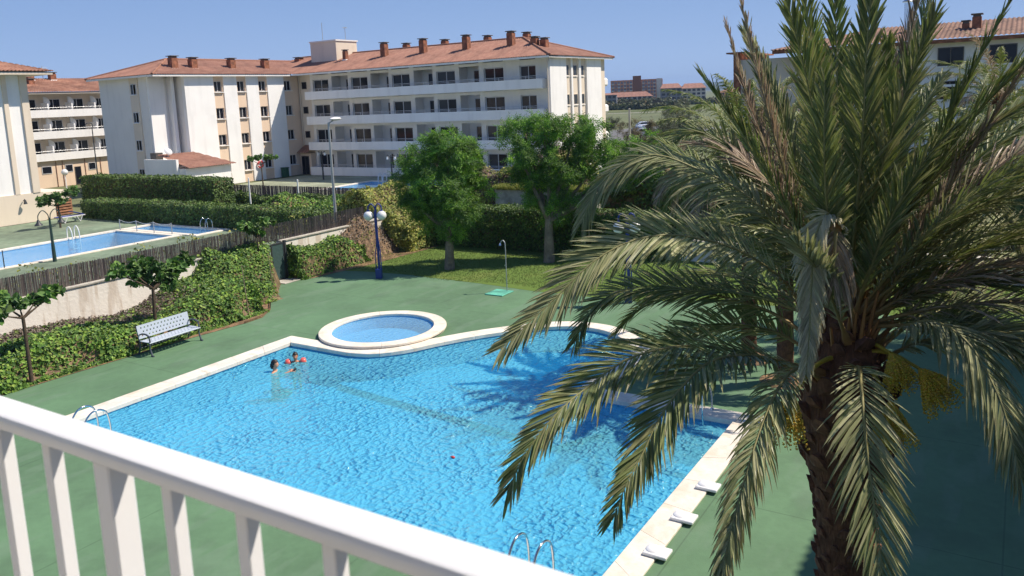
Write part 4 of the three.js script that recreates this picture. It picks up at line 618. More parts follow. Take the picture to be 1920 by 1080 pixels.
{ // the big date palm in front of the balcony
  const t = thing('date_palm', 'large date palm with yellow flower bunches and arching fronds beside the pool', 'palm tree', [-1.3, 0, -8.03]);
  palmTrunk(t, [[0, 0.30], [2.4, 0.27], [3.3, 0.30], [3.75, 0.41], [4.2, 0.44], [4.6, 0.36], [5.05, 0.2], [5.35, 0.07]], 290, [-0.1, -0.15]);
  const F = [
    ['F1',[[-1.58,4.88,-8.15],[-1.9,5.52,-7.81],[-2.19,5.86,-7.44],[-2.5,6.04,-7.1],[-2.76,6.11,-6.77],[-2.97,6.07,-6.51],[-3.17,5.93,-6.23],[-3.38,5.66,-5.93],[-3.54,5.46,-5.68],[-3.68,5.29,-5.49]]],
    ['F2',[[-1.55,5.05,-8.31],[-2.02,5.9,-8.28],[-2.42,6.33,-8.22],[-2.86,6.58,-8.11],[-3.29,6.74,-7.98],[-3.59,6.64,-7.83],[-3.82,6.41,-7.7],[-3.95,6.04,-7.55]]],
    ['F3',[[-1.61,4.76,-8.23],[-2.1,5.04,-8.32],[-2.72,5.19,-8.31],[-3.34,5.27,-8.17],[-3.81,5.18,-8.09],[-4.09,4.96,-8.0],[-4.24,4.59,-7.84]]],
    ['F4',[[-1.58,4.65,-7.98],[-1.88,4.82,-7.46],[-2.16,5.06,-6.96],[-2.47,5.2,-6.44],[-2.76,5.17,-6.0],[-2.91,5.05,-5.65],[-3.03,4.92,-5.3],[-3.16,4.67,-5.0],[-3.25,4.39,-4.84]]],
    ['FB',[[-1.54,4.63,-7.89],[-1.8,4.86,-7.4],[-2.01,5.03,-6.94],[-2.19,5.09,-6.47],[-2.3,4.98,-6.14],[-2.38,4.81,-5.82],[-2.43,4.59,-5.57],[-2.48,4.4,-5.33],[-2.53,4.18,-5.2]]],
    ['F5',[[-1.53,4.56,-7.88],[-1.65,4.83,-7.37],[-1.7,4.82,-6.86],[-1.74,4.63,-6.5],[-1.76,4.4,-6.15],[-1.78,4.12,-5.84],[-1.8,3.75,-5.53],[-1.81,3.6,-5.49]]],
    ['F6',[[-1.3,4.62,-8.04],[-1.17,4.84,-7.56],[-1.07,4.71,-7.12],[-1.0,4.44,-6.88],[-0.92,4.12,-6.69],[-0.84,3.81,-6.51],[-0.76,3.41,-6.37]]],
    ['F7',[[-1.19,4.78,-8.26],[-0.89,5.12,-8.03],[-0.61,5.26,-7.87],[-0.34,5.17,-7.67],[-0.17,4.94,-7.55],[-0.05,4.72,-7.41],[0.03,4.47,-7.3],[0.1,4.2,-7.24]]],
    ['F8',[[-1.29,4.93,-8.1],[-1.31,5.64,-7.73],[-1.33,6.15,-7.45],[-1.4,6.29,-7.25],[-1.47,6.13,-7.12],[-1.47,5.69,-6.98],[-1.47,5.24,-6.9],[-1.48,4.98,-6.85]]],
    ['U1',[[-1.6,5.09,-8.17],[-1.82,6.05,-8.08],[-2.02,6.85,-7.97],[-2.18,7.57,-7.88],[-2.3,8.17,-7.78]]],
    ['U1b',[[-1.62,5.09,-8.15],[-1.9,5.97,-8.25],[-2.19,6.71,-8.32],[-2.45,7.42,-8.39],[-2.64,8.06,-8.38]]],
    ['U2',[[-1.51,5.08,-8.23],[-1.56,6.18,-8.03],[-1.62,7.1,-7.91],[-1.68,7.87,-7.77],[-1.73,8.51,-7.61]]],
    ['U3',[[-1.46,5.08,-8.25],[-1.54,6.11,-8.51],[-1.63,7.16,-8.87],[-1.7,7.99,-9.09],[-1.79,8.77,-9.29]]],
    ['U4',[[-1.38,5.1,-8.19],[-1.27,6.12,-7.84],[-1.18,6.96,-7.56],[-1.13,7.68,-7.36],[-1.06,8.38,-7.17]]],
    ['U5',[[-1.31,5.07,-8.35],[-1.13,6.16,-8.3],[-1.01,7.02,-8.28],[-0.91,7.74,-8.23],[-0.79,8.37,-8.18]]],
    ['U6',[[-1.25,5.1,-8.28],[-0.98,5.97,-8.24],[-0.68,6.72,-8.2],[-0.41,7.43,-8.26],[-0.14,8.04,-8.3]]],
    ['U7',[[-1.2,5.04,-8.3],[-0.83,5.83,-8.19],[-0.47,6.58,-8.19],[-0.16,7.18,-8.25],[0.09,7.67,-8.26]]],
    ['U8',[[-1.25,4.98,-8.49],[-0.98,5.76,-9.16],[-0.71,6.36,-9.8],[-0.35,6.84,-10.36],[0.14,7.05,-10.82]]],
    ['U9',[[-1.43,5.02,-8.5],[-1.31,6.13,-9.25],[-1.17,7.17,-10.01],[-1.04,8.07,-10.61],[-0.92,8.74,-10.92]]],
    ['U10',[[-1.57,5.02,-8.42],[-1.91,6.03,-8.98],[-2.29,6.99,-9.38],[-2.61,7.66,-9.66],[-2.84,8.05,-9.82]]],
    ['R1',[[-1.23,4.96,-8.38],[-0.95,5.76,-8.82],[-0.61,6.18,-9.23],[-0.29,6.22,-9.44],[-0.03,5.91,-9.56],[0.15,5.47,-9.59]]],
    ['R2',[[-1.22,4.77,-8.47],[-0.94,5.02,-8.94],[-0.6,5.27,-9.44],[-0.23,5.43,-9.94],[0.26,5.5,-10.38]]],
    ['R3',[[-1.19,4.68,-8.6],[-0.86,4.9,-9.2],[-0.51,4.93,-9.8],[-0.12,4.89,-10.28],[0.29,4.72,-10.63]]],
    ['R4',[[-1.24,4.79,-8.59],[-0.94,5.32,-9.35],[-0.55,5.67,-10.14],[-0.16,5.71,-10.76],[0.27,5.47,-11.23]]],
    ['R5',[[-1.14,4.68,-8.27],[-0.72,4.96,-8.23],[-0.33,5.11,-8.14],[0.0,5.07,-7.99],[0.28,4.82,-7.88]]],
    ['L1',[[-1.62,4.78,-8.46],[-2.07,5.3,-8.98],[-2.52,5.7,-9.36],[-2.97,5.83,-9.58],[-3.39,5.67,-9.64],[-3.64,5.26,-9.54]]],
    ['L2',[[-1.61,4.92,-8.37],[-2.07,5.77,-8.71],[-2.54,6.42,-9.0],[-2.96,6.83,-9.16],[-3.34,6.9,-9.17],[-3.58,6.65,-9.09]]],
    ['L3',[[-1.64,4.56,-8.41],[-2.07,4.76,-8.53],[-2.52,4.77,-8.72],[-2.97,4.71,-8.78],[-3.4,4.48,-8.71],[-3.69,4.15,-8.59]]],
    ['C1',[[-1.4,5.14,-8.06],[-1.42,5.91,-7.58],[-1.41,6.49,-7.21],[-1.38,7.0,-6.96],[-1.35,7.43,-6.82]]],
    ['C2',[[-1.32,5.13,-8.12],[-1.09,5.84,-7.78],[-0.86,6.41,-7.55],[-0.65,6.79,-7.39],[-0.43,7.05,-7.34]]],
    ['C3',[[-1.34,4.96,-7.95],[-1.39,5.5,-7.42],[-1.47,5.93,-6.96],[-1.6,6.21,-6.57],[-1.73,6.3,-6.26]]],
    ['C4',[[-1.25,4.96,-8.01],[-0.98,5.48,-7.67],[-0.74,5.76,-7.39],[-0.49,5.82,-7.2],[-0.3,5.66,-7.18]]],
    ['C5',[[-1.35,5.07,-8.32],[-1.19,5.98,-8.11],[-1.09,6.65,-7.93],[-1.04,7.23,-7.82],[-1.03,7.73,-7.8]]],
  ];
  const opts = {
    F1: { n: 125, leaf: 0.5, tone: 'grey', droop: 0.15, fold: 0.25, roll: 0.75 }, F2: { n: 105, leaf: 0.52, tone: 'grey', droop: 0.45, fold: 0.0, roll: 0.6 }, F3: { n: 96, leaf: 0.46, droop: 0.2, roll: 0.7 }, F4: { n: 120, leaf: 0.48, droop: 0.15, fold: 0.3, roll: 0.45 }, FB: { n: 112, leaf: 0.46, droop: 0.15, fold: 0.3, roll: 0.35 }, F5: { n: 96, leaf: 0.34, tone: 'grey', droop: 0.5 }, F6: { n: 60, leaf: 0.50, tone: 'grey', droop: 0.25, fold: 0.25 }, F7: { n: 80, leaf: 0.46, tone: 'grey', droop: 0.6, fold: 0.1 },
    F8: { n: 130, leaf: 0.27, tone: 'pale', droop: 0.5, fold: 0.1, start: 0.42, roll: 0.3 }, U1: { tone: 'dry', leaf: 0.34 }, U1b: { tone: 'dry', leaf: 0.30 }, U2: { tone: 'fresh', leaf: 0.46, n: 100 }, U3: { tone: 'fresh', leaf: 0.46, n: 100 }, U4: { n: 110, leaf: 0.5 }, U5: { tone: 'dry', leaf: 0.42 }, U6: { leaf: 0.44, tone: 'fresh' }, U7: { tone: 'dry', leaf: 0.36 }, C3: { leaf: 0.4, tone: 'grey' }, R1: { tone: 'grey', droop: 0.9, leaf: 0.5, fold: 0.05, roll: -0.5 }, R4: { roll: -0.6, tone: 'grey' }, R3: { roll: -0.5 }, R5: { roll: -0.5, tone: 'grey' }, L1: { roll: 0.6 }, L2: { roll: 0.6 }, L3: { roll: 0.6 }, C5: { tone: 'fresh', leaf: 0.48 }, R2: { leaf: 0.3, ragged: 0.6, n: 60 },
  };
  for (const [k, p] of F) if (k !== 'C4') frond(t, p, { droop: 0.15, leaf: 0.46, ang: /^[UC]/.test(k) ? 0.72 : 1, ...(opts[k] || {}) });
  for (let i = 0; i < 20; i++) wildFrond(t, [-1.42, 4.95, -8.22], -3.0 + i * 0.158 + rr(-0.1, 0.1), rr(0.35, 1.35), rr(2.6, 3.5), { leaf: 0.48, tone: ['green', 'fresh', 'green', 'dry', 'green'][i % 5], bend: rr(0.4, 1.5), droop: 0.2, ang: 0.85 });
  for (let i = 0; i < 7; i++) wildFrond(t, [-1.38, 5.0, -8.18], rr(-0.7, 0.55), rr(0.25, 1.2), rr(2.6, 3.4), { leaf: 0.48, tone: ['green', 'grey', 'dry'][i % 3], bend: rr(0.5, 1.6), droop: 0.25 });
  for (let i = 0; i < 6; i++) wildFrond(t, [-1.38, 5.0, -8.25], -1.15 + i * 0.22, rr(0.6, 1.05), rr(3.1, 3.7), { leaf: 0.5, tone: ['green', 'fresh', 'dry', 'green'][i % 4], bend: rr(0.3, 0.8), droop: 0.2, ang: 0.85 });
  for (let i = 0; i < 7; i++) wildFrond(t, [-1.4, 5.0, -8.2], i * 0.9, rr(1.15, 1.45), rr(2.8, 3.6), { leaf: 0.5, tone: ['fresh', 'green', 'green'][i % 3], bend: rr(0.1, 0.5), droop: 0.1, ang: 0.7 });
  // withered brown leaflets hanging from the broken frond
  frond(t, [[-1.36, 6.14, -7.42], [-1.34, 6.1, -7.3], [-1.33, 5.92, -7.22], [-1.33, 5.7, -7.18]], { n: 30, leaf: 0.26, tone: 'dry', droop: 1.2, fold: -0.2, start: 0.05 });
  // bare stalks standing up out of the crown
  for (let i = 0; i < 26; i++) { const a = rr(0, 6.28), r = rr(0.08, 0.24), e = rr(0.1, 0.32); const p0 = V(-0.12 + Math.cos(a) * r, 4.45 + rr(-0.1, 0.25), -0.17 + Math.sin(a) * r), p2 = p0.clone().add(V(Math.cos(a) * e, rr(0.5, 1.0), Math.sin(a) * e)); part('leaf_stalk', [limb([p0, p0.clone().lerp(p2, 0.5).add(V(Math.cos(a) * -0.02, 0, Math.sin(a) * -0.02)), p2], [0.04, 0.025, 0.012], 3, 5)], M.petiole, t); }
  // flower bunches
  for (const [x, y, z, R, dx, dy, dz] of [[-1.62, 4.7, -7.05, 0.31, -0.06, -0.22, 0.1], [-0.97, 4.88, -8.0, 0.26, 0.1, -0.14, 0.12], [-0.72, 4.78, -7.95, 0.30, 0.26, -0.2, 0.1], [-0.93, 4.5, -7.76, 0.30, 0.06, -0.3, 0.1]]) {
    const g = []; const c = V(x - t.position.x, y, z - t.position.z), root = V(-0.12, 4.75, -0.17); g.push(limb([root, root.clone().lerp(c, 0.6).add(V(0, 0.1, 0)), c], [0.03, 0.022, 0.016], 4, 5));
    const b = part('flower_bunch', g, M.flower, t); const it = [];
    for (let k = 0; k < 150; k++) { const d = V(dx, dy, dz).normalize().addScaledVector(dirRand(), 0.62).normalize(); const L = R * rr(0.7, 1.35); for (let q = 0; q < 15; q++) it.push({ p: c.clone().addScaledVector(d, L * (q + 1) / 15).add(V(rr(-0.006, 0.006), -0.1 * (q / 15) ** 2, rr(-0.006, 0.006))), n: dirRand(), s: 0.011 * rr(0.7, 1.3), c: col(rr(0.5, 0.68), rr(0.36, 0.48), rr(0.03, 0.07)) }); }
    cloud('flowers', new THREE.OctahedronGeometry(1, 0), std({ color: 0xffffff, roughness: 0.6 }), it, b);
  }
}
function smallPalm(label, x, z, h, crownR, nf, tone, group, sd = 1) {
  const t = thing('date_palm', label, 'palm tree', [x, 0, z], group); seed = 9000 + sd;
  palmTrunk(t, [[0, 0.22], [h * 0.6, 0.19], [h * 0.85, 0.25], [h, 0.26], [h + 0.35, 0.1]], 90);
  for (let i = 0; i < nf; i++) { const f = i / nf; wildFrond(t, [x, h + 0.1 * f, z], i * 2.39996 + rr(-0.15, 0.15), lerp(-0.15, 1.35, f) + rr(-0.1, 0.1), crownR * rr(0.85, 1.15), { n: 62, leaf: 0.46, w: 0.02, tone: rnd() < 0.15 ? 'dry' : tone, bend: lerp(1.0, 1.5, 1 - f) * rr(0.8, 1.2), droop: 0.6, ragged: 0.15 }); }
  struct('tree_pit', [ground(circlePts(x, z, 0.62, 24), [], 0.008)], M.soil);
  return t;
}
smallPalm('date palm standing in a round earth pit just behind the pool lobe', -6.15, -21.45, 5.3, 3.4, 46, 'fresh', undefined, 1);
smallPalm('date palm whose trunk shadow crosses the deck behind the big palm', -4.85, -20.1, 4.5, 2.9, 38, 'green', undefined, 2);
smallPalm('date palm on the lawn by the low wall', -1.2, -26.5, 5.0, 3.3, 40, 'fresh', undefined, 3);
smallPalm('tall date palm behind the shrubs, close to the brown-roofed block', -0.9, -38.5, 6.3, 3.4, 36, 'fresh', undefined, 5);
smallPalm('date palm among the evergreen shrubs of the garden', -5.6, -42, 6.4, 3.4, 34, 'green', undefined, 6);
smallPalm('date palm beyond the low wall near the brown-roofed block', -9.2, -37.5, 5.2, 3.0, 36, 'fresh', undefined, 4);

// ---------------------------------------------------------------- garden walls, fences, hedges, trees
seed = 777;
function caneFence(label, a, b, y0, y1, { panel = 2, pitch = 0.026, tone = [[0.17, 0.14, 0.125], [0.22, 0.185, 0.165], [0.13, 0.105, 0.10], [0.26, 0.22, 0.19]], cat = 'fence' } = {}) {
  const A = V(a[0], 0, a[1]), B = V(b[0], 0, b[1]), L = A.distanceTo(B), e = B.clone().sub(A).divideScalar(L), n = V(-e.z, 0, e.x), t = thing('cane_fence', label, cat, [a[0], 0, a[1]]); const np = Math.round(L / panel);
  for (let q = 0; q < np; q++) {
    const pos = [], cl = []; const s0 = L * q / np, s1 = L * (q + 1) / np;
    for (let s = s0; s < s1; s += pitch * rr(0.7, 1.2)) { const k = mul(tone[Math.floor(rnd() * tone.length)], rr(0.7, 1.3)), w = pitch * rr(0.4, 0.62), d = rr(-0.012, 0.012), yt = y1 + rr(-0.02, 0.025), tilt = rr(-0.015, 0.015); const P = (u, y, o) => [e.x * (s + u + tilt * (y - y0)) + n.x * (d + o), y, e.z * (s + u + tilt * (y - y0)) + n.z * (d + o)]; const c = [[-w, -0.5], [0, 0.9], [w, -0.5]].map(([u, o]) => [P(u, y0, o * 0.011), P(u, yt, o * 0.011)]); for (const [i, j] of [[0, 1], [1, 2], [2, 0]]) { pos.push(...c[i][0], ...c[j][0], ...c[j][1], ...c[i][0], ...c[j][1], ...c[i][1]); for (let v = 0; v < 6; v++) cl.push(...k); } pos.push(...c[0][1], ...c[1][1], ...c[2][1]); for (let v = 0; v < 3; v++) cl.push(...k); }
    const g = new THREE.BufferGeometry(); g.setAttribute('position', new THREE.Float32BufferAttribute(pos, 3)); g.setAttribute('color', new THREE.Float32BufferAttribute(cl, 3)); g.computeVertexNormals(); worldUV(g); part('cane_panel', g, M.cane, t);
    part('post', [bar(V(e.x * s0 - n.x * 0.05, y0 - 0.02, e.z * s0 - n.z * 0.05), V(e.x * s0 - n.x * 0.05, y1 - 0.04, e.z * s0 - n.z * 0.05), 0.022, 0.022, 6)], M.galv, t);
  }
  part('wire', [bar(V(n.x * 0.025, lerp(y0, y1, 0.25), n.z * 0.025), V(e.x * L + n.x * 0.025, lerp(y0, y1, 0.25), e.z * L + n.z * 0.025), 0.002, 0.002, 4), bar(V(n.x * 0.025, lerp(y0, y1, 0.8), n.z * 0.025), V(e.x * L + n.x * 0.025, lerp(y0, y1, 0.8), e.z * L + n.z * 0.025), 0.002, 0.002, 4)], M.barkDark, t);
  return t;
}
{
  const w = placed('garden_wall', 'long white rendered wall carrying a cane fence behind the ivy', 'wall', [-27.35, 0, -16]);
  part('wall', [box(-27.45, -27.22, 0, 1.62, -22.95, -4), box(-27.45, -27.22, 0, 1.62, -30.5, -23.75)], M.gardenWall, w);
  part('wall_coping', [cbox(-27.5, -27.17, 1.62, 1.70, -22.95, -4, 0.015), cbox(-27.5, -27.17, 1.62, 1.70, -30.5, -23.75, 0.015)], M.concrete, w);
}
caneFence('grey brown cane screen standing on the long white garden wall', [-27.34, -4.2], [-27.34, -29.3], 1.70, 2.42);
caneFence('reddish brown cane screen in front of the hotel terrace', [-58.5, -43.4], [-33.0, -43.4], 0.02, 1.36, { tone: [[0.20, 0.12, 0.10], [0.25, 0.155, 0.13], [0.15, 0.09, 0.08], [0.20, 0.15, 0.13]], pitch: 0.06 });
{ // metal gate
  const g = placed('garden_gate', 'dark green mesh gate set in the white wall between ivy', 'gate', [-26.95, 0, -23.35]);
  part('gate_frame', [box(-26.98, -26.93, 0.04, 1.66, -23.05, -23.0), box(-26.98, -26.93, 0.04, 1.66, -23.7, -23.65), box(-26.98, -26.93, 1.60, 1.66, -23.65, -23.05), box(-26.98, -26.93, 0.04, 0.1, -23.65, -23.05)], M.darkMetal, g);
  part('mesh_panel', [box(-26.965, -26.945, 0.1, 1.60, -23.65, -23.05)], std({ color: col(0.035, 0.075, 0.07), roughness: 0.8, bumpMap: grain, bumpScale: 0.01 }), g);
  part('handle', [bar(V(-26.9, 0.9, -23.6), V(-26.9, 1.05, -23.6), 0.012)], M.galv, g);
  part('gate_post', [box(-27.02, -26.9, 0, 1.72, -23.8, -23.71)], M.darkMetal, g);
  struct('gate_step', [cbox(-26.95, -26.2, 0, 0.035, -23.9, -22.95, 0.01)], M.concrete);
}
const sm = (a, b, x) => { const t = clamp((x - a) / (b - a), 0, 1); return t * t * (3 - 2 * t); };
hedge('ivy_bank', 'low bank of glossy ivy with dry stems behind the grey bench', 'hedge', { x0: -27.2, x1: -23.25, z0: -19.4, z1: -8, h: (x, z) => { const f = -23.3 + 0.25 * Math.sin(z * 1.7) + 0.12 * Math.sin(z * 4.1); return 0.02 + (0.72 + 0.12 * Math.sin(z * 0.9)) * sm(f, f - 0.5, x) - 0.2 * sm(-24.7, -26.0, x) * sm(-18.6, -17, z) + 0.25 * sm(-16.5, -19, z) * sm(f, f - 1.2, x); }, n: 44000, size: 0.085, palette2: { c: PAL.dry, where: (p) => clamp(1.3 * sm(-24.7, -25.6, p.x) * (0.55 + 0.9 * (fbm(p.x * 0.06, p.z * 0.06, 16, 3, 801) - 0.4)) * sm(-18.6, -17.2, p.z), 0, 1) }, rough: 0.12, bodyMat: M.coreBrown });
hedge('ivy_mound', 'tall ivy mound climbing over the white wall left of the gate', 'hedge', { x0: -27.5, x1: -24.2, z0: -22.9, z1: -19.1, h: (x, z) => (0.7 + 1.05 * sm(-25.2, -26.6, x)) * sm(-24.25, -24.8, x) * (0.72 + 0.28 * sm(-19.1, -20.2, z)) * sm(0.02, 0.3, z - 0.858 * x), mask: (p) => p.z - 0.858 * p.x > 0.05, n: 15000, size: 0.09, rough: 0.2 });
hedge('ivy_hedge', 'dense ivy hedge on the wall right of the gate', 'hedge', { x0: -27.4, x1: -26.05, z0: -28.0, z1: -23.85, h: (x, z) => (1.35 + 0.2 * Math.sin(z * 1.3)) * sm(-26.05, -26.5, x) * (0.9 - 0.35 * sm(-26.6, -28, z)), n: 9000, size: 0.09, rough: 0.18 });
hedge('dry_ivy', 'brown withered ivy heaped over the wall behind the blue lamp', 'hedge', { x0: -29.4, x1: -26.2, z0: -31.5, z1: -26.2, h: (x, z) => (0.75 + 1.15 * sm(-26.3, -27.3, x)) * sm(-26.2, -26.6, x) * (0.7 + 0.3 * Math.sin(z * 1.1 + 2)), n: 11000, size: 0.075, palette: PAL.dry, palette2: { c: PAL.ivyYellow, where: (p) => (p.x > -26.75 && fbm(p.z * 0.08, p.y * 0.1, 16, 3, 811) > 0.48 ? 0.9 : 0.08) }, rough: 0.22, bodyMat: M.coreBrown });
hedge('ivy_hedge', 'tall sunlit yellow green ivy mass left of the slender tree on the lawn', 'hedge', { x0: -30.4, x1: -25.6, z0: -34.5, z1: -30.6, h: (x, z) => (1.4 + 1.7 * sm(-26, -27.6, x)) * (0.85 + 0.15 * Math.sin(x * 2.1)), n: 22000, size: 0.095, palette: PAL.ivyYellow, rough: 0.25 });
hedge('clipped_hedge', 'dark clipped hedge along the back of the lawn', 'hedge', { x0: -26.2, x1: -13.2, z0: -34.4, z1: -32.6, h: () => 2.0, n: 30000, size: 0.085, palette: PAL.hedge, rough: 0.1 });
hedge('ivy_hedge', 'yellow ivy covering a high wall behind the clipped hedge', 'hedge', { x0: -29.5, x1: -20.0, z0: -40.5, z1: -38.6, h: (x) => 3.3 + 1.0 * sm(-25, -22, x) + 0.2 * Math.sin(x), n: 21000, size: 0.11, palette: PAL.ivyYellow, palette2: { c: PAL.dry, where: (p) => (fbm(p.x * 0.07, p.y * 0.09, 16, 3, 821) > 0.56 ? 0.85 : 0.05) }, rough: 0.25, bodyMat: M.coreBrown });
{ const w = placed('planter_wall', 'low dark grey wall with a grassy top behind the clipped hedge', 'wall', [-21.5, 0, -37]); part('wall', [box(-24.4, -18.5, 0, 2.5, -37.6, -36.6)], M.concrete, w); const it = []; for (let k = 0; k < 5000; k++) it.push({ p: V(rr(-24.5, -18.4) + 21.5, 2.48, rr(-37.7, -36.5) + 37), n: V(rr(-0.4, 0.4), 1, rr(-0.4, 0.4)).normalize(), s: rr(0.12, 0.28), c: PAL.ivyYellow() }); cloud('grass_top', bladeGeo, M.grass, it, w); }
hedge('clipped_hedge', 'long low clipped hedge beside the neighbouring pool', 'hedge', { x0: -58.6, x1: -34.5, z0: -34.5, z1: -32.8, h: () => 1.32, n: 26000, size: 0.11, palette: PAL.hedge, rough: 0.09 });
hedge('clipped_hedge', 'tall clipped hedge standing behind the long low hedge', 'hedge', { x0: -67.5, x1: -50.2, z0: -39.8, z1: -38.0, h: () => 2.42, n: 22000, size: 0.12, palette: PAL.hedge, rough: 0.09, bodyMat: M.coreBrown });
hedge('climber_hedge', 'dark climber growing up the reddish cane screen', 'hedge', { x0: -56.5, x1: -33.5, z0: -43.1, z1: -42.2, h: (x) => 0.7 + 0.2 * Math.sin(x * 0.8), n: 12000, size: 0.12, palette: PAL.hedge, rough: 0.2 });
hedge('ivy_hedge', 'leafy bushes behind the street lamp pole', 'hedge', { x0: -40.5, x1: -29.0, z0: -38.0, z1: -33.8, h: (x, z) => 1.25 + 0.45 * Math.sin(x * 1.3) * Math.sin(z * 1.1), n: 18000, size: 0.12, palette: PAL.ivy, rough: 0.25 });
hedge('shrub_border', 'loose shrubs behind the low wall on the right', 'hedge', { x0: -14, x1: 4, z0: -38.5, z1: -34.2, h: (x, z) => 1.2 + 0.6 * Math.sin(x * 0.9) * Math.sin(z * 0.7 + 1), n: 22000, size: 0.13, palette: PAL.olive, rough: 0.3 });
hedge('shrub_border', 'dark evergreen shrubs across the garden beyond the low wall', 'hedge', { x0: -24, x1: 2, z0: -50, z1: -46, h: (x, z) => 2.1 + 0.8 * Math.sin(x * 0.7) * Math.sin(z * 0.6 + 1), n: 18000, size: 0.2, palette: PAL.hedge, rough: 0.4 });
hedge('neighbour_planting', 'small flowering plants along the foot of the cane screen', 'hedge', { x0: -28.4, x1: -27.6, z0: -26, z1: -6, h: (x, z) => 2.2 + 0.22 * Math.sin(z * 3.1) + 0.15 * Math.sin(z * 7.3), n: 5000, size: 0.08, palette: PAL.ivyYellow, rough: 0.15, bodyMat: M.coreBrown, body: false });
{ const w = placed('low_wall', 'low pale wall along the right edge of the lawn', 'wall', [-4, 0, -33.3]); part('wall', [box(-13.2, 4.4, 0, 0.85, -33.5, -33.2)], M.gardenWall, w); part('wall_coping', [cbox(-13.25, 4.45, 0.85, 0.92, -33.56, -33.14, 0.015)], M.concrete, w); }

tree('tree', 'slender bushy tree on the lawn right of the blue lamp', { base: [-21.28, 0, -28.0], trunkTop: [-21.25, 1.75, -28.1], r0: 0.24, r1: 0.15, n: 9000, size: 0.34, palette: PAL.tree, lobes: [[-21.4, 5.01, -28.43, 1.09], [-22.37, 4.72, -28.2, 1.04], [-20.85, 4.78, -28.93, 0.95], [-22.77, 3.68, -27.84, 0.85], [-20.69, 3.68, -29.21, 0.71], [-21.38, 3.69, -27.96, 1.14], [-20.71, 2.75, -28.15, 0.9], [-22.4, 2.56, -28.22, 0.81], [-21.15, 2.05, -28.08, 0.71], [-22.56, 3.03, -27.33, 0.52]] });
tree('tree', 'broad bushy tree on the lawn near the clipped hedge, its crown spreading right', { base: [-17.82, 0, -30.86], trunkTop: [-17.85, 1.9, -31.0], r0: 0.27, r1: 0.17, n: 12000, size: 0.34, palette: PAL.tree, lobes: [[-19.28, 5.72, -31.65, 1.01], [-18.05, 5.87, -31.71, 0.87], [-17.34, 5.63, -32.65, 0.96], [-16.41, 5.43, -32.68, 0.82], [-18.69, 4.22, -31.25, 0.96], [-17.2, 4.44, -31.54, 0.96], [-16.25, 4.33, -32.82, 0.87], [-15.46, 4.43, -33.68, 0.77], [-18.27, 3.03, -31.15, 0.91], [-17.67, 2.6, -31.77, 0.82], [-17.89, 1.85, -31.36, 0.63], [-18.86, 4.89, -30.43, 0.67], [-16.66, 2.58, -32.19, 0.63], [-14.6, 4.55, -33.7, 0.85], [-15.1, 3.95, -33.2, 0.7], [-13.9, 4.3, -34.0, 0.6]] });
const mul5 = { n: 1500, size: 0.16, palette: PAL.mulberry, geo: leafGeo, mat: M.ivy, bark: M.barkDark, flat: 0.45, inner: 0.0 };
tree('mulberry_tree', 'flat topped young mulberry rising behind the grey bench', { ...mul5, n: 1900, base: [-24.0, 0, -15.4], trunkTop: [-24.05, 1.75, -15.5], r0: 0.065, r1: 0.05, lobes: [[-24.1, 2.52, -14.8, 0.5], [-24.2, 2.5, -15.6, 0.5], [-24.3, 2.25, -16.5, 0.5], [-24.2, 2.05, -15.3, 0.4], [-24.1, 1.95, -16.1, 0.42], [-24.2, 2.5, -14.4, 0.35], [-24.3, 2.35, -17.1, 0.35], [-24.1, 1.75, -15.9, 0.35], [-24.6, 2.4, -15.6, 0.45]] });
tree('mulberry_tree', 'sparse young mulberry with long bare trunk at the deck edge', { ...mul5, n: 560, size: 0.17, base: [-23.3, 0, -11.03], trunkTop: [-23.45, 1.95, -11.1], r0: 0.06, r1: 0.045, lobes: [[-23.6, 2.55, -10.6, 0.35], [-23.6, 2.3, -11.1, 0.3], [-23.6, 2.36, -11.65, 0.3], [-23.6, 2.45, -12.15, 0.26], [-23.5, 2.2, -10.4, 0.3]] });
tree('mulberry_tree', 'small sapling rising above the ivy left of the gate', { ...mul5, n: 520, size: 0.15, base: [-26.4, 0, -21.9], trunkTop: [-26.5, 2.2, -21.95], r0: 0.04, r1: 0.03, lobes: [[-26.6, 2.65, -21.76, 0.36], [-26.6, 2.78, -22.4, 0.3], [-26.6, 2.8, -21.4, 0.28], [-26.6, 2.65, -22.8, 0.22], [-26.6, 2.4, -22.0, 0.28]] });
tree('mulberry_tree', 'flat topped young mulberry on the neighbouring pool deck', { ...mul5, n: 900, size: 0.2, base: [-55.2, 0, -29.3], trunkTop: [-55.35, 1.5, -29.4], r0: 0.07, r1: 0.05, lobes: [[-55.5, 2.0, -28.6, 0.5], [-55.5, 2.1, -29.25, 0.55], [-55.5, 2.25, -30.1, 0.5], [-55.5, 2.4, -30.7, 0.38], [-55.6, 1.75, -28.5, 0.4], [-55.2, 1.85, -29.5, 0.4]] });
tree('mulberry_tree', 'small umbrella shaped tree in front of the hotel facade', { ...mul5, n: 600, size: 0.2, base: [-62.4, 0, -53.0], trunkTop: [-62.2, 2.1, -52.8], r0: 0.07, r1: 0.05, lobes: [[-62, 2.75, -51.4, 0.5], [-62, 2.85, -52.5, 0.5], [-62, 2.7, -53.6, 0.5], [-62, 2.7, -54.2, 0.35]] });
{ // two slim stakes in the ivy
  for (const [x, z, h, l] of [[-23.45, -18.75, 1.9, 'thin bare stake leaning at the corner of the ivy bank'], [-25.0, -21.3, 1.7, 'thin bare stake in front of the ivy mound']]) { const s = thing('garden_stake', l, 'stake', [x, 0, z]); part('stake', [limb([V(0, 0, 0), V(-0.06, h * 0.5, 0.02), V(-0.1, h, 0.05)], [0.022, 0.018, 0.012], 4, 6)], M.bark, s); part('stub', [bar(V(-0.06, h * 0.55, 0.02), V(-0.1, h * 0.62, 0.06), 0.008, 0.004, 5)], M.bark, s); }
}
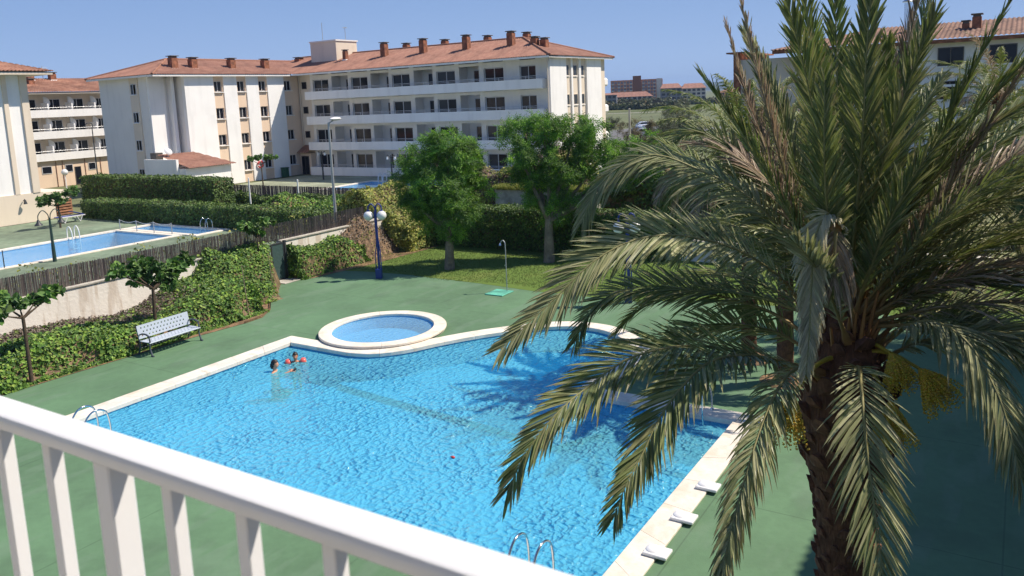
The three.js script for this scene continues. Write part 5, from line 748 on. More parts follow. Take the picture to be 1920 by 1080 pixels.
{ // lawn grass
  const it = []; for (let k = 0; k < 42000; k++) { const x = rr(-26.6, 4.2), z = rr(-33, -26.1); if (z > -26.3 - 0.2 * Math.sin(x) - (x > -10 ? 1.2 * sm(-11, -6, x) : 0)) continue; it.push({ p: V(x, 0.004, z), n: V(rr(-0.35, 0.35), 1, rr(-0.35, 0.35)).normalize(), s: rr(0.03, 0.065), c: PAL.grass() }); }
  const g = cloud('lawn_grass', bladeGeo, M.grass, it); tag(g, 'short mown grass of the lawn behind the deck', 'grass');
}
// trees and scrub beyond the buildings
const farTree = (l, x, z, h, r, pl = PAL.olive, n = 900) => tree('tree', l, { base: [x, 0, z], trunkTop: [x, h * 0.4, z], r0: 0.2, r1: 0.12, n, size: 0.5, palette: pl, bark: M.barkDark, group: undefined, lobes: [[x, h * 0.7, z, r], [x - r * 0.7, h * 0.6, z + 0.3, r * 0.75], [x + r * 0.75, h * 0.62, z - 0.2, r * 0.7]] });
for (const [x, z, l] of [[-47, -120, 'dark leafy tree at the near corner of the car park'], [-61, -128, 'leafy tree on the left edge of the car park'], [-40, -100, 'grey green bushy tree behind the end of the long block']]) farTree(l, x, z, 3.3, 1.7, PAL.olive, 1000);
farTree('brownish round tree right behind the long white block', -37.0, -86, 3.9, 2.0, pal([[0.13, 0.10, 0.05], [0.10, 0.09, 0.04], [0.16, 0.13, 0.06]]));
farTree('olive tree at the edge of the car park', -42.5, -112, 3.6, 1.9); farTree('dense dark tree among the parked cars', -52, -140, 4.0, 2.2); farTree('grey green tree near the back of the car park', -62, -168, 4.0, 2.4); farTree('low dark tree by the field edge', -70, -185, 4, 2.4);
for (const [x, z, w, l] of [[-150, -330, 26, 'dark scrub on the left of the far field'], [-110, -400, 40, 'dark scrub strip across the far field'], [-225, -500, 30, 'scrub in front of the far villa']]) hedge('scrub', l, 'bushes', { x0: x - w, x1: x + w, z0: z - 5, z1: z + 5, h: (a, b) => 1.6 + 1.4 * Math.sin(a * 0.35) * Math.sin(b * 0.4 + 1), n: 5000, size: 0.9, palette: PAL.olive, rough: 0.9 });

// ---------------------------------------------------------------- the balcony the picture is taken from
{
  struct('balcony_floor', [box(-4.5, 4.5, 5.55, 5.8, -0.86, 2.4)], M.concrete);
  struct('facade_wall', [box(-4.5, 4.5, 0, 8.5, 2.4, 2.7), box(-4.5, 4.5, 8.2, 8.45, 0.4, 2.4)], M.white);
  const t = placed('balcony_railing', 'white metal balcony railing with square bars across the foreground', 'railing', [-1, 5.8, -0.73]);
  const rail = (x0, x1) => { const s = new THREE.Shape(), w = 0.032, h = 0.017, r = 0.013; s.moveTo(-w + r, -h); s.lineTo(w - r, -h); s.quadraticCurveTo(w, -h, w, -h + r); s.lineTo(w, h - r); s.quadraticCurveTo(w, h, w - r, h); s.lineTo(-w + r, h); s.quadraticCurveTo(-w, h, -w, h - r); s.lineTo(-w, -h + r); s.quadraticCurveTo(-w, -h, -w + r, -h); const g = new THREE.ExtrudeGeometry(s, { depth: x1 - x0, bevelEnabled: false, curveSegments: 6 }); g.rotateY(Math.PI / 2); g.translate(x0, 6.833, -0.73); return toCreasedNormals(g, 0.6); };
  part('top_rail', [rail(-4.4, -0.471)], M.whitePaint, t); part('top_rail', [rail(-0.469, 3.2)], M.whitePaint, t);
  part('bottom_rail', [cbox(-4.4, 3.2, 5.88, 5.92, -0.75, -0.71, 0.005)], M.whitePaint, t);
  for (let x = -4.2; x < 3.1; x += 0.18) { if (Math.abs(x + 1.32) < 0.08) continue; part('baluster', [cbox(x - 0.013, x + 0.013, 5.92, 6.8165, -0.743, -0.717, 0.002)], M.whitePaint, t); }
  for (const x of [-3.6, -1.305, 1.0]) part('post', [cbox(x - 0.023, x + 0.023, 5.8, 6.8165, -0.753, -0.707, 0.003)], M.whitePaint, t);
}

// ---------------------------------------------------------------- things round the pool
function ladder(label, x0, x1, zEdge, dir, h = 0.74, group) { // two hooped rails over the edge, steps in the water
  const t = placed('pool_ladder', label, 'ladder', [(x0 + x1) / 2, 0, zEdge], group);
  for (const x of [x0, x1]) { part('rail', [tube([[x, 0.03, zEdge - dir * 0.42], [x, 0.45, zEdge - dir * 0.36], [x, h - 0.06, zEdge - dir * 0.2], [x, h, zEdge - dir * 0.02], [x, h - 0.1, zEdge + dir * 0.18], [x, 0.3, zEdge + dir * 0.26], [x, -0.3, zEdge + dir * 0.22], [x, -1.05, zEdge + dir * 0.2]], 0.021, 40, 10)], M.chrome, t); part('foot_flange', [new THREE.CylinderGeometry(0.045, 0.05, 0.02, 14).translate(x, 0.055, zEdge - dir * 0.42)], M.chrome, t); }
  for (const y of [-0.35, -0.65, -0.95]) part('step', [cbox(x0 + 0.02, x1 - 0.02, y - 0.015, y + 0.015, zEdge + dir * 0.17, zEdge + dir * 0.27, 0.006)], M.chrome, t);
}
ladder('chrome pool ladder at the pool corner behind the railing', -18.21, -17.7, -9.7, -1);
ladder('chrome pool ladder on the near edge close to the white slabs', -6.32, -5.88, -9.7, -1);
ladder('chrome pool ladder on the far edge in palm shade', -6.3, -5.85, -17.02, 1);
for (const [z, l] of [[-11.28, 'white slab with round boss on the coping, first from the pool corner'], [-12.5, 'white slab with round boss on the coping, middle of three'], [-13.77, 'white slab with round boss on the coping, farthest into the palm shade']]) {
  const t = placed('parasol_base', l, 'slab', [-4.72, 0, z]); part('plate', [cbox(-4.9, -4.5, 0.047, 0.10, z - 0.14, z + 0.17, 0.01)], M.plasticWhite, t);
  part('boss', [new THREE.LatheGeometry([[0, 0.035], [0.06, 0.035], [0.075, 0.028], [0.11, 0.02], [0.125, 0.0]].map((p) => new THREE.Vector2(p[0], p[1])), 24).translate(-4.78, 0.1, z)], M.plasticWhite, t);
}
{ // bench
  const t = thing('park_bench', 'pale grey perforated metal bench standing against the ivy bank', 'bench', [-22.75, 0, -15.05]); t.rotation.y = Math.PI / 2 + 0.03; // seat faces +z of its own axes
  const L = 0.93; const hol = (n, m, w, h) => { const s = new THREE.Shape([[-L, 0], [L, 0], [L, h], [-L, h]].map((p) => new THREE.Vector2(...p))); for (let i = 0; i < n; i++) for (let j = 0; j < m; j++) { const x = -L + 0.14 + (i + (j % 2) * 0.5) * (2 * L - 0.28) / n, y = h * (j + 0.7) / (m + 0.5), q = 0.022; s.holes.push(new THREE.Path([[x - q, y - q], [x + q, y - q], [x + q, y + q], [x - q, y + q]].map((p) => new THREE.Vector2(...p)))); } return new THREE.ExtrudeGeometry(s, { depth: 0.02, bevelEnabled: false }); };
  part('backrest', [hol(13, 3, L, 0.42).rotateX(-0.2).translate(0, 0.5, -0.2)], M.benchPaint, t);
  part('seat', [hol(13, 4, L, 0.46).rotateX(-Math.PI / 2).translate(0, 0.43, 0.3), bar(V(-L, 0.425, 0.31), V(L, 0.425, 0.31), 0.022)], M.benchPaint, t);
  for (const s of [-1, 1]) {
    part('leg', [limb([V(s * 0.9, 0.0, 0.36), V(s * 0.9, 0.25, 0.27), V(s * 0.9, 0.45, 0.3), V(s * 0.9, 0.64, 0.26)], [0.028, 0.026, 0.026, 0.024], 5, 8), bar(V(s * 0.9, 0.02, 0.42), V(s * 0.9, 0.02, 0.3), 0.025)], M.benchIron, t);
    part('leg', [limb([V(s * 0.9, 0.0, -0.32), V(s * 0.9, 0.3, -0.2), V(s * 0.9, 0.6, -0.24), V(s * 0.9, 0.88, -0.32)], [0.028, 0.026, 0.026, 0.022], 5, 8)], M.benchIron, t);
    part('armrest', [limb([V(s * 0.9, 0.62, 0.3), V(s * 0.9, 0.68, 0.15), V(s * 0.9, 0.68, -0.05), V(s * 0.9, 0.62, -0.23)], [0.024, 0.028, 0.026, 0.022], 5, 8)], M.benchIron, t);
  }
  part('stretcher', [bar(V(-0.9, 0.2, -0.22), V(0.9, 0.2, -0.22), 0.018), bar(V(-0.9, 0.4, 0), V(0.9, 0.4, 0), 0.02)], M.benchIron, t);
}
function blueLamp(label, x, z, ry) {
  const t = thing('garden_lamp', label, 'lamp', [x, 0, z], undefined); t.rotation.y = ry;
  part('base_box', [cbox(-0.13, 0.13, 0, 0.42, -0.11, 0.11, 0.012)], M.bluePaint, t);
  part('pole', [bar(V(0.03, 0.42, 0), V(0.03, 3.0, 0), 0.052, 0.045, 12)], M.bluePaint, t);
  part('side_bar', [limb([V(-0.1, 0.4, 0), V(-0.1, 1.05, 0), V(-0.03, 1.45, 0), V(-0.03, 2.9, 0)], [0.022, 0.022, 0.022, 0.02], 6, 8)], M.bluePaint, t);
  part('side_bar', [limb([V(0.13, 0.4, 0.03), V(0.12, 1.2, 0.03), V(0.07, 1.7, 0.03), V(0.06, 2.9, 0.03)], [0.022, 0.022, 0.022, 0.02], 6, 8)], M.bluePaint, t);
  for (const s of [-1, 1]) {
    part('arm', [tube([[0.02, 2.75, 0], [0.02 + s * 0.03, 3.08, 0], [s * 0.15, 3.22, 0], [s * 0.27, 3.12, 0], [s * 0.285, 2.92, 0]], 0.028, 24, 8), new THREE.CylinderGeometry(0.05, 0.075, 0.08, 14).translate(s * 0.285, 2.92, 0)], M.bluePaint, t);
    part('globe', [new THREE.SphereGeometry(0.205, 28, 18).translate(s * 0.285, 2.715, 0)], M.globe, t);
  }
}
blueLamp('blue twin-globe garden lamp on the deck in front of the brown ivy', -23.1, -25.4, 0.5);
blueLamp('blue twin-globe garden lamp hidden behind the palm fronds', -11.65, -25.7, 0.5);
{ const t = thing('outdoor_shower', 'slim outdoor shower on a turquoise tray at the lawn edge', 'shower', [-16.62, 0, -25.45]);
  part('pole', [tube([[0, 0.04, 0], [0, 1.0, 0], [0, 1.75, 0], [-0.02, 1.95, 0], [-0.1, 2.02, 0.03], [-0.17, 1.93, 0.05]], 0.019, 30, 8)], M.galv, t); part('shower_head', [new THREE.CylinderGeometry(0.02, 0.055, 0.09, 14).translate(-0.185, 1.87, 0.055)], M.chrome, t); part('valve', [bar(V(0, 1.05, 0), V(0, 1.05, 0.09), 0.018)], M.chrome, t);
  part('tray', [cbox(-0.55, 0.25, 0, 0.04, -0.1, 0.75, 0.012)], M.teal, t); }
{ const t = thing('beach_ball', 'small red toy floating alone in the pool', 'toy', [-9.95, -0.09, -12.85]); part('body', [new THREE.SphereGeometry(0.035, 14, 10).scale(1.2, 0.8, 1)], M.red, t); part('tail', [new THREE.ConeGeometry(0.02, 0.05, 8).rotateZ(Math.PI / 2).translate(-0.06, 0.005, 0)], M.red, t); }

// ---------------------------------------------------------------- neighbouring pool
{ const t = placed('pool_lamp', 'dark double-bell lamp post beside the neighbouring pool', 'lamp', [-42.5, 0, -22.05]);
  part('pole', [bar(V(-42.5, 0, -22.05), V(-42.5, 2.3, -22.05), 0.09, 0.05, 10)], M.greenMetal, t); part('collar', [bar(V(-42.5, 0, -22.05), V(-42.5, 0.9, -22.05), 0.1, 0.085, 10)], M.greenMetal, t);
  for (const s of [-1, 1]) { part('arm', [tube([[-42.5, 2.1, -22.05 + s * 0.02], [-42.5, 2.5, -22.05 + s * 0.08], [-42.5, 2.72, -22.05 + s * 0.32], [-42.5, 2.5, -22.05 + s * 0.55], [-42.5, 2.2, -22.05 + s * 0.58]], 0.025, 24, 8)], M.greenMetal, t); part('bell_shade', [new THREE.LatheGeometry([[0.03, 0.2], [0.06, 0.16], [0.09, 0.05], [0.2, -0.08], [0.2, -0.1]].map((p) => new THREE.Vector2(p[0], p[1])), 18).translate(-42.5, 2.08, -22.05 + s * 0.58)], M.darkMetal, t); } }
{ const t = thing('street_lamp', 'tall galvanised street lamp behind the cane screen', 'lamp', [-28.6, 0, -28.6]); part('pole', [bar(V(0, 0, 0), V(0, 6.6, 0), 0.085, 0.055, 12)], M.galv, t); part('arm', [bar(V(0, 6.55, 0), V(0.12, 6.72, -0.25), 0.035, 0.03)], M.galv, t); part('lamp_head', [new THREE.SphereGeometry(0.2, 18, 10).scale(0.7, 0.42, 1.9).translate(0.14, 6.76, -0.35)], M.plasticWhite, t); }
for (const [x, z, h, l] of [[-40, -36.8, 2.68, 'slim white post standing behind the low hedge'], [-45, -37.0, 2.7, 'slim white post with blue top near the reddish cane screen']]) { const t = thing('white_post', l, 'post', [x, 0, z]); part('pole', [bar(V(0, 0, 0), V(0, h, 0), 0.055, 0.05, 10)], M.plasticWhite, t); part('cap', [new THREE.SphereGeometry(0.055, 10, 6).translate(0, h, 0)], M.plasticWhite, t); }
{ const t = thing('globe_lamp', 'single globe lamp in front of the far cream block', 'lamp', [-70, 0, -38.1]); part('pole', [bar(V(0, 0, 0), V(0, 2.5, 0), 0.06, 0.04)], M.plasticWhite, t); part('globe', [new THREE.SphereGeometry(0.27, 18, 12).translate(0, 2.72, 0)], M.globe, t); }
{ const t = thing('street_lamp', 'thin dark street lamp in front of the far cream block', 'lamp', [-70, 0, -41]); part('pole', [bar(V(0, 0, 0), V(0, 6.4, 0), 0.07, 0.04)], M.darkMetal, t); part('arm', [tube([[0, 6.3, 0], [0, 6.7, -0.05], [0, 6.85, 0.35], [0, 6.7, 0.6]], 0.035, 14, 6)], M.darkMetal, t); }
for (const [x, z, h, l] of [[-60, -58.7, 2.9, 'dark lantern post on the hotel terrace near the entrance'], [-49.9, -57.6, 2.6, 'dark lamp post beside the hotel pool']]) { const t = thing('lantern_post', l, 'lamp', [x, 0, z]); part('pole', [bar(V(0, 0, 0), V(0, h, 0), 0.09, 0.05)], M.darkMetal, t); for (const s of [-1, 1]) { part('arm', [tube([[0, h - 0.3, 0], [s * 0.25, h - 0.1, 0], [s * 0.45, h, 0], [s * 0.45, h - 0.15, 0]], 0.03, 12, 6)], M.darkMetal, t); part('lantern', [new THREE.CylinderGeometry(0.08, 0.12, 0.26, 8).translate(s * 0.45, h - 0.28, 0)], M.globe, t); } }
{ // sun lounger
  const t = placed('sun_lounger', 'blue slatted sun lounger with white folding legs by the plastered block', 'sun lounger', [-57.3, 0, -31.1]);
  part('frame', [box(-57.65, -57.6, 0.4, 0.46, -32.1, -30.2), box(-57.0, -56.95, 0.4, 0.46, -32.1, -30.2)], M.plasticWhite, t); part('fabric', [cbox(-57.6, -57.0, 0.43, 0.47, -32.08, -30.2, 0.008)], M.plasticBlue, t); part('backrest', [cbox(-57.6, -57.0, 0.0, 0.04, 0, 0.75, 0.008).translate(57.3, 0, 0).rotateX(-0.35).translate(-57.3, 0.47, -32.0)], M.plasticBlue, t);
  for (const z of [-31.7, -30.6]) for (const x of [-57.62, -56.98]) { part('leg', [bar(V(x, 0.4, z - 0.2), V(x, 0, z), 0.03, 0.03, 6)], M.plasticWhite, t); part('leg', [bar(V(x, 0.4, z + 0.22), V(x, 0, z), 0.03, 0.03, 6)], M.plasticWhite, t); } }
{ const t = placed('pool_ladder', 'white ladder on the far edge of the neighbouring pool', 'ladder', [-49.4, 0, -27]); for (const z of [-27.2, -26.75]) part('rail', [tube([[-49.75, 0.03, z], [-49.7, 0.6, z], [-49.5, 0.75, z], [-49.25, 0.5, z], [-49.2, -0.8, z]], 0.03, 20, 8)], M.plasticWhite, t); for (const y of [-0.35, -0.65]) part('step', [box(-49.25, -49.15, y, y + 0.03, -27.18, -26.77)], M.plasticWhite, t); }
{ const t = placed('pool_ladder', 'chrome ladder at the end of the small neighbouring pool', 'ladder', [-42.4, 0, -31.7]); for (const x of [-43.7, -43.2]) part('rail', [tube([[x, 0.03, -32.4], [x, 0.55, -32.35], [x, 0.72, -32.1], [x, 0.5, -31.9], [x, -0.5, -31.9]], 0.03, 20, 8)], M.chrome, t); part('step', [box(-43.68, -43.22, -0.4, -0.37, -31.95, -31.85)], M.chrome, t); }
{ const t = placed('rope_barrier', 'low post and rope barrier between the two neighbouring pools', 'barrier', [-46, 0, -29.9]); for (const x of [-49.2, -47.4, -45.6, -43.8]) part('post', [bar(V(x, 0.04, -29.9), V(x, 0.75, -29.9), 0.03, 0.03, 8)], M.galv, t); for (const [a, c] of [[-49.2, -47.4], [-47.4, -45.6], [-45.6, -43.8]]) part('rope', [tube([[a, 0.7, -29.9], [(a + c) / 2, 0.58, -29.9], [c, 0.7, -29.9]], 0.012, 10, 5)], M.plasticWhite, t); }
for (const [x, z] of [[-43.2, -18.9], [-43.2, -19.9]]) { const t = thing('thin_post', 'thin dark post at the near edge of the neighbouring pool', 'post', [x, 0, z], 'thin posts at the neighbouring pool'); part('pole', [bar(V(0, 0.03, 0), V(0, 0.9, 0), 0.03, 0.025, 8)], M.darkMetal, t); part('cap', [new THREE.SphereGeometry(0.035, 8, 6).translate(0, 0.9, 0)], M.darkMetal, t); }
{ const t = placed('pool_ladder', 'white ladder of the hotel pool', 'ladder', [-52.9, 0, -57]); for (const x of [-52.2, -51.6]) part('rail', [tube([[x, 0.03, -58.75], [x, 0.6, -58.7], [x, 0.75, -58.5], [x, 0.5, -58.25], [x, -0.6, -58.2]], 0.045, 20, 8)], M.plasticWhite, t); part('step', [box(-52.16, -51.64, -0.4, -0.36, -58.25, -58.15)], M.plasticWhite, t); }
{ const t = placed('litter_bin', 'dark green bin by the hotel wall', 'bin', [-67.1, 0, -60.2]); part('body', [cbox(-67.5, -66.9, 0, 0.95, -60.5, -59.9, 0.04)], M.binGreen, t); part('lid', [cbox(-67.54, -66.86, 0.95, 1.05, -60.54, -59.86, 0.03)], M.binGreen, t); }
{ const t = placed('lifebuoy', 'red and white ring lifebuoy hanging on the hotel wall', 'lifebuoy', [-67.52, 1.65, -57.2]); const ring = new THREE.TorusGeometry(0.33, 0.085, 10, 32).rotateY(Math.PI / 2).translate(-67.46, 1.65, -57.2); part('ring', [ring], M.red, t); for (let k = 0; k < 4; k++) { const g = new THREE.TorusGeometry(0.33, 0.09, 10, 6, 0.35).rotateZ(k * Math.PI / 2).rotateY(Math.PI / 2).translate(-67.46, 1.65, -57.2); part('band', [g], M.plasticWhite, t); } }
{ const t = placed('utility_pole', 'pale bare pole behind the end of the long white block', 'pole', [-37.3, 0, -83.7]); part('pole', [bar(V(-37.3, 0, -83.7), V(-37.3, 5.6, -83.7), 0.16, 0.12)], M.concrete, t); part('cap', [bar(V(-37.3, 5.6, -83.7), V(-37.3, 5.66, -83.7), 0.14, 0.1)], M.concrete, t); }
function car(label, x, z, ry, paint) {
  const t = thing('parked_car', label, 'car', [x, 0, z]); t.rotation.y = ry;
  const s = new THREE.Shape(); s.moveTo(-2.1, 0.3); s.lineTo(2.1, 0.3); s.quadraticCurveTo(2.2, 0.75, 1.95, 0.85); s.lineTo(1.05, 0.98); s.quadraticCurveTo(0.6, 1.45, 0.2, 1.48); s.lineTo(-1.1, 1.46); s.quadraticCurveTo(-1.7, 1.3, -1.95, 0.95); s.quadraticCurveTo(-2.2, 0.8, -2.1, 0.3);
  part('body', [new THREE.ExtrudeGeometry(s, { depth: 1.5, bevelEnabled: true, bevelSize: 0.08, bevelThickness: 0.1, bevelSegments: 2 }).translate(0, 0, -0.75)], paint, t);
  part('side_windows', [box(-1.4, 0.6, 1.0, 1.36, -0.87, 0.87)], M.glassDark, t); part('windscreen', [box(0.0, 0.04, -0.28, 0.28, -0.7, 0.7).rotateZ(0.85).translate(0.85, 1.2, 0)], M.glassDark, t);
  for (const wx of [-1.3, 1.35]) for (const wz of [-0.78, 0.78]) { const w = part('wheel', [new THREE.CylinderGeometry(0.32, 0.32, 0.2, 18).rotateX(Math.PI / 2).translate(wx, 0.32, wz)], M.darkMetal, t); part('rim', [new THREE.CylinderGeometry(0.19, 0.19, 0.22, 12).rotateX(Math.PI / 2).translate(wx, 0.32, wz)], M.galv, w); }
  for (const wz of [-0.6, 0.6]) part('headlight', [cbox(2.08, 2.2, 0.58, 0.72, wz - 0.17, wz + 0.17, 0.03)], M.globe, t);
}
const carWhite = phy({ color: col(0.75, 0.75, 0.75), roughness: 0.35, clearcoat: 1 }), carDark = phy({ color: col(0.05, 0.055, 0.07), roughness: 0.35, clearcoat: 1 });
car('white car parked nearest the end of the long white block', -52.5, -125, 0.4, carWhite); car('dark car parked between two white cars', -55.6, -130, 1.2, carDark); car('white car parked beside the dark tree', -58.5, -139, 0.9, carWhite); car('white car parked farthest in the car park', -64, -152, 0.6, carWhite);
{ // flowers in the garden behind
  const t = thing('flower_bed', 'bed of pink flowers in the garden behind the lawn', 'flowers', [-16.0, 0, -38.2]); const it = [], lf = []; for (let k = 0; k < 900; k++) { const p = V(rr(-1.6, 1.6), rr(0.5, 1.0), rr(-0.7, 0.7)); it.push({ p, n: dirRand(), s: rr(0.04, 0.09), c: col(rr(0.5, 0.7), rr(0.1, 0.25), rr(0.2, 0.35)) }); } for (let k = 0; k < 2500; k++) lf.push({ p: V(rr(-1.7, 1.7), rr(0.0, 0.9), rr(-0.8, 0.8)), n: dirRand(), s: rr(0.08, 0.14), c: PAL.olive() }); cloud('blossoms', leafGeo, M.ivy, it, t); cloud('foliage', leafGeo, M.ivy, lf, t); }

// ---------------------------------------------------------------- swimmers
function sdf(min, max, cell, fn) {
  const S = Math.max(max[0] - min[0], max[1] - min[1], max[2] - min[2]), res = Math.ceil(S / cell) + 4, mc = new MarchingCubes(res, new THREE.MeshBasicMaterial(), false, false, 60000); mc.isolation = 0; const c = [0, 1, 2].map((k) => (min[k] + max[k]) / 2), half = res / 2, sc = S / 2 * res / (res - 4);
  for (let z = 0; z < res; z++) for (let y = 0; y < res; y++) for (let x = 0; x < res; x++) mc.field[x + y * res + z * res * res] = -fn(c[0] + (x - half) / half * sc, c[1] + (y - half) / half * sc, c[2] + (z - half) / half * sc);
  mc.update(); const n = mc.count ?? mc.geometry.drawRange.count; const g = new THREE.BufferGeometry(); const p = mc.positionArray.slice(0, n * 3), q = mc.normalArray.slice(0, n * 3); for (let i = 0; i < n; i++) { p[3 * i] = c[0] + p[3 * i] * sc; p[3 * i + 1] = c[1] + p[3 * i + 1] * sc; p[3 * i + 2] = c[2] + p[3 * i + 2] * sc; }
  g.setAttribute('position', new THREE.BufferAttribute(new Float32Array(p), 3)); g.computeVertexNormals(); return g;
}
const smin = (a, b, k) => { const h = Math.max(k - Math.abs(a - b), 0) / k; return Math.min(a, b) - h * h * k * 0.25; };
const cap = (p, a, b, r0, r1) => { const ax = b[0] - a[0], ay = b[1] - a[1], az = b[2] - a[2], px = p[0] - a[0], py = p[1] - a[1], pz = p[2] - a[2]; const t = clamp((px * ax + py * ay + pz * az) / (ax * ax + ay * ay + az * az), 0, 1); return Math.hypot(px - ax * t, py - ay * t, pz - az * t) - lerp(r0, r1, t); };
const ell = (p, c, r) => { const x = (p[0] - c[0]) / r[0], y = (p[1] - c[1]) / r[1], z = (p[2] - c[2]) / r[2], l = Math.hypot(x, y, z); return (l - 1) * Math.min(...r); };
M.skin = std({ map: blotch(128, 0.6, [0.80, 0.58, 0.46], 0.12, 901), roughness: 0.5 }); M.skinChild = std({ map: blotch(128, 0.6, [0.76, 0.53, 0.40], 0.12, 911), roughness: 0.5 });
M.hair = std({ color: col(0.018, 0.012, 0.01), roughness: 0.55 }); M.swim = std({ color: col(0.03, 0.035, 0.06), roughness: 0.7 }); M.armband = phy({ color: col(0.75, 0.13, 0.10), roughness: 0.3, clearcoat: 0.6 });
const headBits = (p, k) => { let d = ell(p, [0, 0, 0], [0.075 * k, 0.11 * k, 0.092 * k]); d = smin(d, ell(p, [0, -0.055 * k, 0.02 * k], [0.055 * k, 0.06 * k, 0.07 * k]), 0.03); d = smin(d, cap(p, [0, 0.01 * k, 0.088 * k], [0, -0.028 * k, 0.105 * k], 0.009 * k, 0.015 * k), 0.012); for (const s of [-1, 1]) { d = smin(d, ell(p, [s * 0.077 * k, -0.01 * k, -0.005 * k], [0.012 * k, 0.03 * k, 0.02 * k]), 0.008); d = Math.max(d, -(Math.hypot(p[0] - s * 0.03 * k, p[1] - 0.008 * k, p[2] - 0.098 * k) - 0.014 * k)); } d = smin(d, ell(p, [0, -0.06 * k, 0.082 * k], [0.024 * k, 0.009 * k, 0.012 * k]), 0.006); return d; };
function hand(sx, k = 1) { // palm along +z, thumb on the sx side, fingers slightly curled
  return (p) => { let d = ell(p, [0, 0, 0.045 * k], [0.04 * k, 0.016 * k, 0.05 * k]); const F = [[-0.029, 0.062], [-0.010, 0.076], [0.010, 0.072], [0.028, 0.056]]; for (const [x, L] of F) { const a = [x * k, 0, 0.08 * k], b = [x * 1.12 * k, -0.006 * k, (0.08 + L * 0.5) * k], c = [x * 1.15 * k, -0.026 * k, (0.08 + L * 0.95) * k]; d = smin(d, Math.min(cap(p, a, b, 0.0095 * k, 0.0085 * k), cap(p, b, c, 0.0085 * k, 0.007 * k)), 0.006); } const t0 = [sx * 0.03 * k, 0, 0.02 * k], t1 = [sx * 0.058 * k, -0.008 * k, 0.055 * k], t2 = [sx * 0.055 * k, -0.018 * k, 0.085 * k]; return smin(d, Math.min(cap(p, t0, t1, 0.014 * k, 0.011 * k), cap(p, t1, t2, 0.011 * k, 0.009 * k)), 0.012); };
}
{ // adult, standing in the water up to the chest, arms stretched forward holding a small black camera; own axes: +z is forward
  const t = thing('person', 'dark-haired bare-shouldered swimmer holding up a small black object in the pool', 'person', [-18.0, -1.5, -15.1]); t.rotation.y = 2.05;
  const J = { sh: 1.33, hip: 0.78 };
  const body = sdf([-0.35, 0, -0.3], [0.35, 1.75, 0.75], 0.014, (x, y, z) => { const p = [x, y, z]; let d = cap(p, [0, 0.8, 0], [0, 1.0, 0.0], 0.135, 0.125); d = smin(d, ell(p, [0, 1.2, 0], [0.17, 0.2, 0.11]), 0.08); d = smin(d, cap(p, [-0.15, 1.33, 0], [0.15, 1.33, 0], 0.065, 0.065), 0.06); d = smin(d, cap(p, [0, 1.36, 0], [0, 1.5, 0.02], 0.055, 0.052), 0.04); d = smin(d, headBits([x, y - 1.61, z - 0.03], 1), 0.02); for (const s of [-1, 1]) { d = smin(d, cap(p, [s * 0.18, 1.33, 0], [s * 0.22, 1.32, 0.26], 0.05, 0.042), 0.04); d = smin(d, cap(p, [s * 0.22, 1.32, 0.26], [s * 0.08, 1.40, 0.48], 0.042, 0.029), 0.02); d = smin(d, cap(p, [s * 0.09, 0.79, 0], [s * 0.13, 0.70, 0.36], 0.085, 0.06), 0.05); d = smin(d, cap(p, [s * 0.13, 0.70, 0.36], [s * 0.12, 0.61, -0.0], 0.056, 0.036), 0.02); d = smin(d, cap(p, [s * 0.12, 0.60, -0.03], [s * 0.12, 0.59, -0.2], 0.036, 0.026), 0.03); } return d; });
  const hands = [-1, 1].map((s) => sdf([-0.09, -0.06, -0.02], [0.09, 0.04, 0.18], 0.004, (x, y, z) => hand(-s)([x, y, z])).rotateY(s * 0.45 * -1).translate(s * 0.08, 1.41, 0.47));
  part('body', [mergeGeometries([body, ...hands].map((g) => worldUV(g)))], M.skin, t);
  part('hair', [sdf([-0.12, 1.5, -0.14], [0.12, 1.76, 0.14], 0.007, (x, y, z) => Math.max(ell([x, y, z], [0, 1.632, 0.02], [0.09, 0.118, 0.112]), Math.min(z - 0.045, 1.675 - y))), sdf([-0.1, 1.42, -0.16], [0.1, 1.66, 0.02], 0.008, (x, y, z) => ell([x, y, z], [0, 1.56, -0.06], [0.08, 0.1, 0.055]))], M.hair, t);
  part('swim_trunks', [sdf([-0.22, 0.55, -0.2], [0.22, 0.95, 0.2], 0.012, (x, y, z) => { const p = [x, y, z]; let d = ell(p, [0, 0.82, 0], [0.165, 0.12, 0.15]); for (const s of [-1, 1]) d = smin(d, cap(p, [s * 0.09, 0.79, 0], [s * 0.12, 0.74, 0.2], 0.1, 0.085), 0.04); return d; })], M.swim, t);
  const c = thing('camera', 'small black camera in the hands of the bare-shouldered swimmer', 'camera', [-18.0 + Math.sin(2.05) * 0.6, -0.055, -15.1 + Math.cos(2.05) * 0.6]); c.rotation.y = 2.05; part('body', [cbox(-0.055, 0.055, -0.035, 0.035, -0.02, 0.02, 0.008)], M.darkMetal, c); part('lens', [new THREE.CylinderGeometry(0.022, 0.024, 0.03, 16).rotateX(Math.PI / 2).translate(0.01, 0, 0.035)], M.darkMetal, c);
}
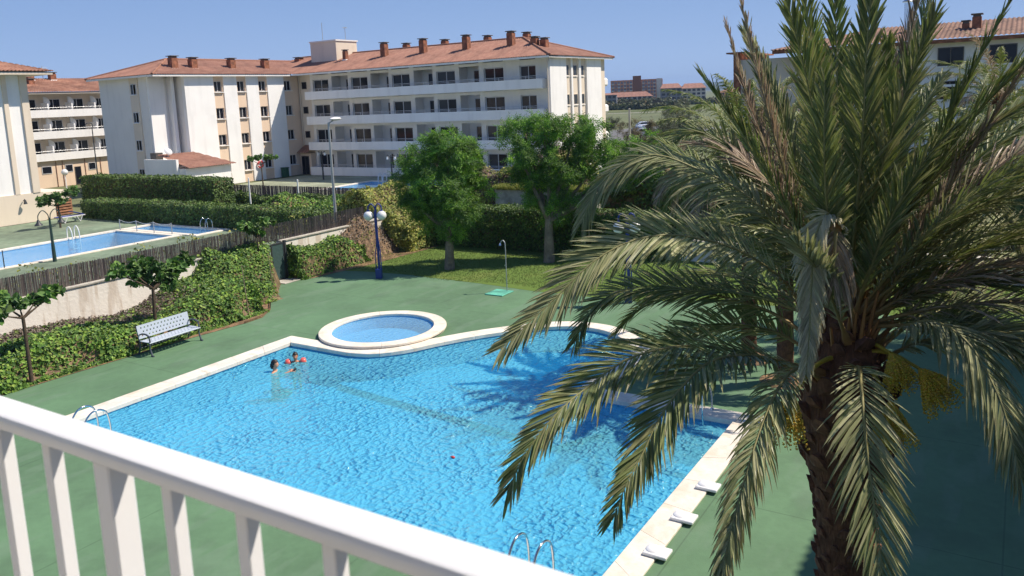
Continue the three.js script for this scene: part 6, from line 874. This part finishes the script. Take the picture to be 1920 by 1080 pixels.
{ // child with two inflated armbands
  const t = thing('person', 'child with dark hair floating in the pool corner with red armbands', 'person', [-18.1, -1.0, -16.0]); t.rotation.y = 0.75; const k = 0.9;
  const body = sdf([-0.4, 0, -0.25], [0.4, 1.3, 0.3], 0.014, (x, y, z) => { const p = [x, y, z]; let d = cap(p, [0, 0.52, 0], [0, 0.66, 0], 0.1, 0.1); d = smin(d, ell(p, [0, 0.78, 0], [0.115, 0.14, 0.085]), 0.06); d = smin(d, cap(p, [-0.1, 0.87, 0], [0.1, 0.87, 0], 0.042, 0.042), 0.04); d = smin(d, cap(p, [0, 0.9, 0], [0, 0.98, 0.01], 0.042, 0.04), 0.03); d = smin(d, headBits([x, y - 1.07, z - 0.02], k), 0.02); for (const s of [-1, 1]) { d = smin(d, cap(p, [s * 0.12, 0.87, 0], [s * 0.29, 0.88, 0.05], 0.036, 0.03), 0.03); d = smin(d, cap(p, [s * 0.29, 0.88, 0.05], [s * 0.34, 0.84, 0.18], 0.03, 0.022), 0.015); d = smin(d, cap(p, [s * 0.06, 0.5, 0], [s * 0.08, 0.28, 0.08], 0.06, 0.045), 0.04); d = smin(d, cap(p, [s * 0.08, 0.28, 0.08], [s * 0.09, 0.06, 0.0], 0.042, 0.03), 0.015); d = smin(d, cap(p, [s * 0.09, 0.04, 0], [s * 0.1, 0.03, 0.1], 0.03, 0.024), 0.02); } return d; });
  const hands = [-1, 1].map((s) => sdf([-0.09, -0.06, -0.02], [0.09, 0.04, 0.18], 0.004, (x, y, z) => hand(-s, 0.7)([x, y, z])).rotateX(0.4).rotateY(s * 0.3).translate(s * 0.34, 0.84, 0.17));
  part('body', [mergeGeometries([body, ...hands].map((g) => worldUV(g)))], M.skinChild, t);
  part('hair', [sdf([-0.11, 0.95, -0.13], [0.11, 1.22, 0.13], 0.007, (x, y, z) => Math.max(ell([x, y, z], [0, 1.09, 0.012], [0.083, 0.106, 0.1]), Math.min(z - 0.03, 1.125 - y)))], M.hair, t);
  part('swim_shorts', [sdf([-0.18, 0.35, -0.16], [0.18, 0.66, 0.16], 0.012, (x, y, z) => { const p = [x, y, z]; let d = ell(p, [0, 0.53, 0], [0.115, 0.09, 0.11]); for (const s of [-1, 1]) d = smin(d, cap(p, [s * 0.06, 0.52, 0], [s * 0.07, 0.4, 0.03], 0.078, 0.07), 0.03); return d; })], M.swim, t);
  for (const s of [-1, 1]) { const a = thing('armband', s < 0 ? 'red inflatable armband on the right arm of the child' : 'red inflatable armband on the left arm of the child', 'armband', [-18.1 + Math.cos(0.75) * s * 0.22, -0.12, -16.0 - Math.sin(0.75) * s * 0.22]); a.rotation.y = 0.75; const g = new THREE.TorusGeometry(0.068, 0.048, 14, 26).rotateY(Math.PI / 2).scale(1.7, 1.05, 1.05); part('cushion', [g.translate(s * -0.0, 0.0, 0.02)], M.armband, a); part('valve', [bar(V(0, 0.11, 0.02), V(0, 0.13, 0.02), 0.008)], M.plasticWhite, a); }
}
renderer.render(scene, camera);
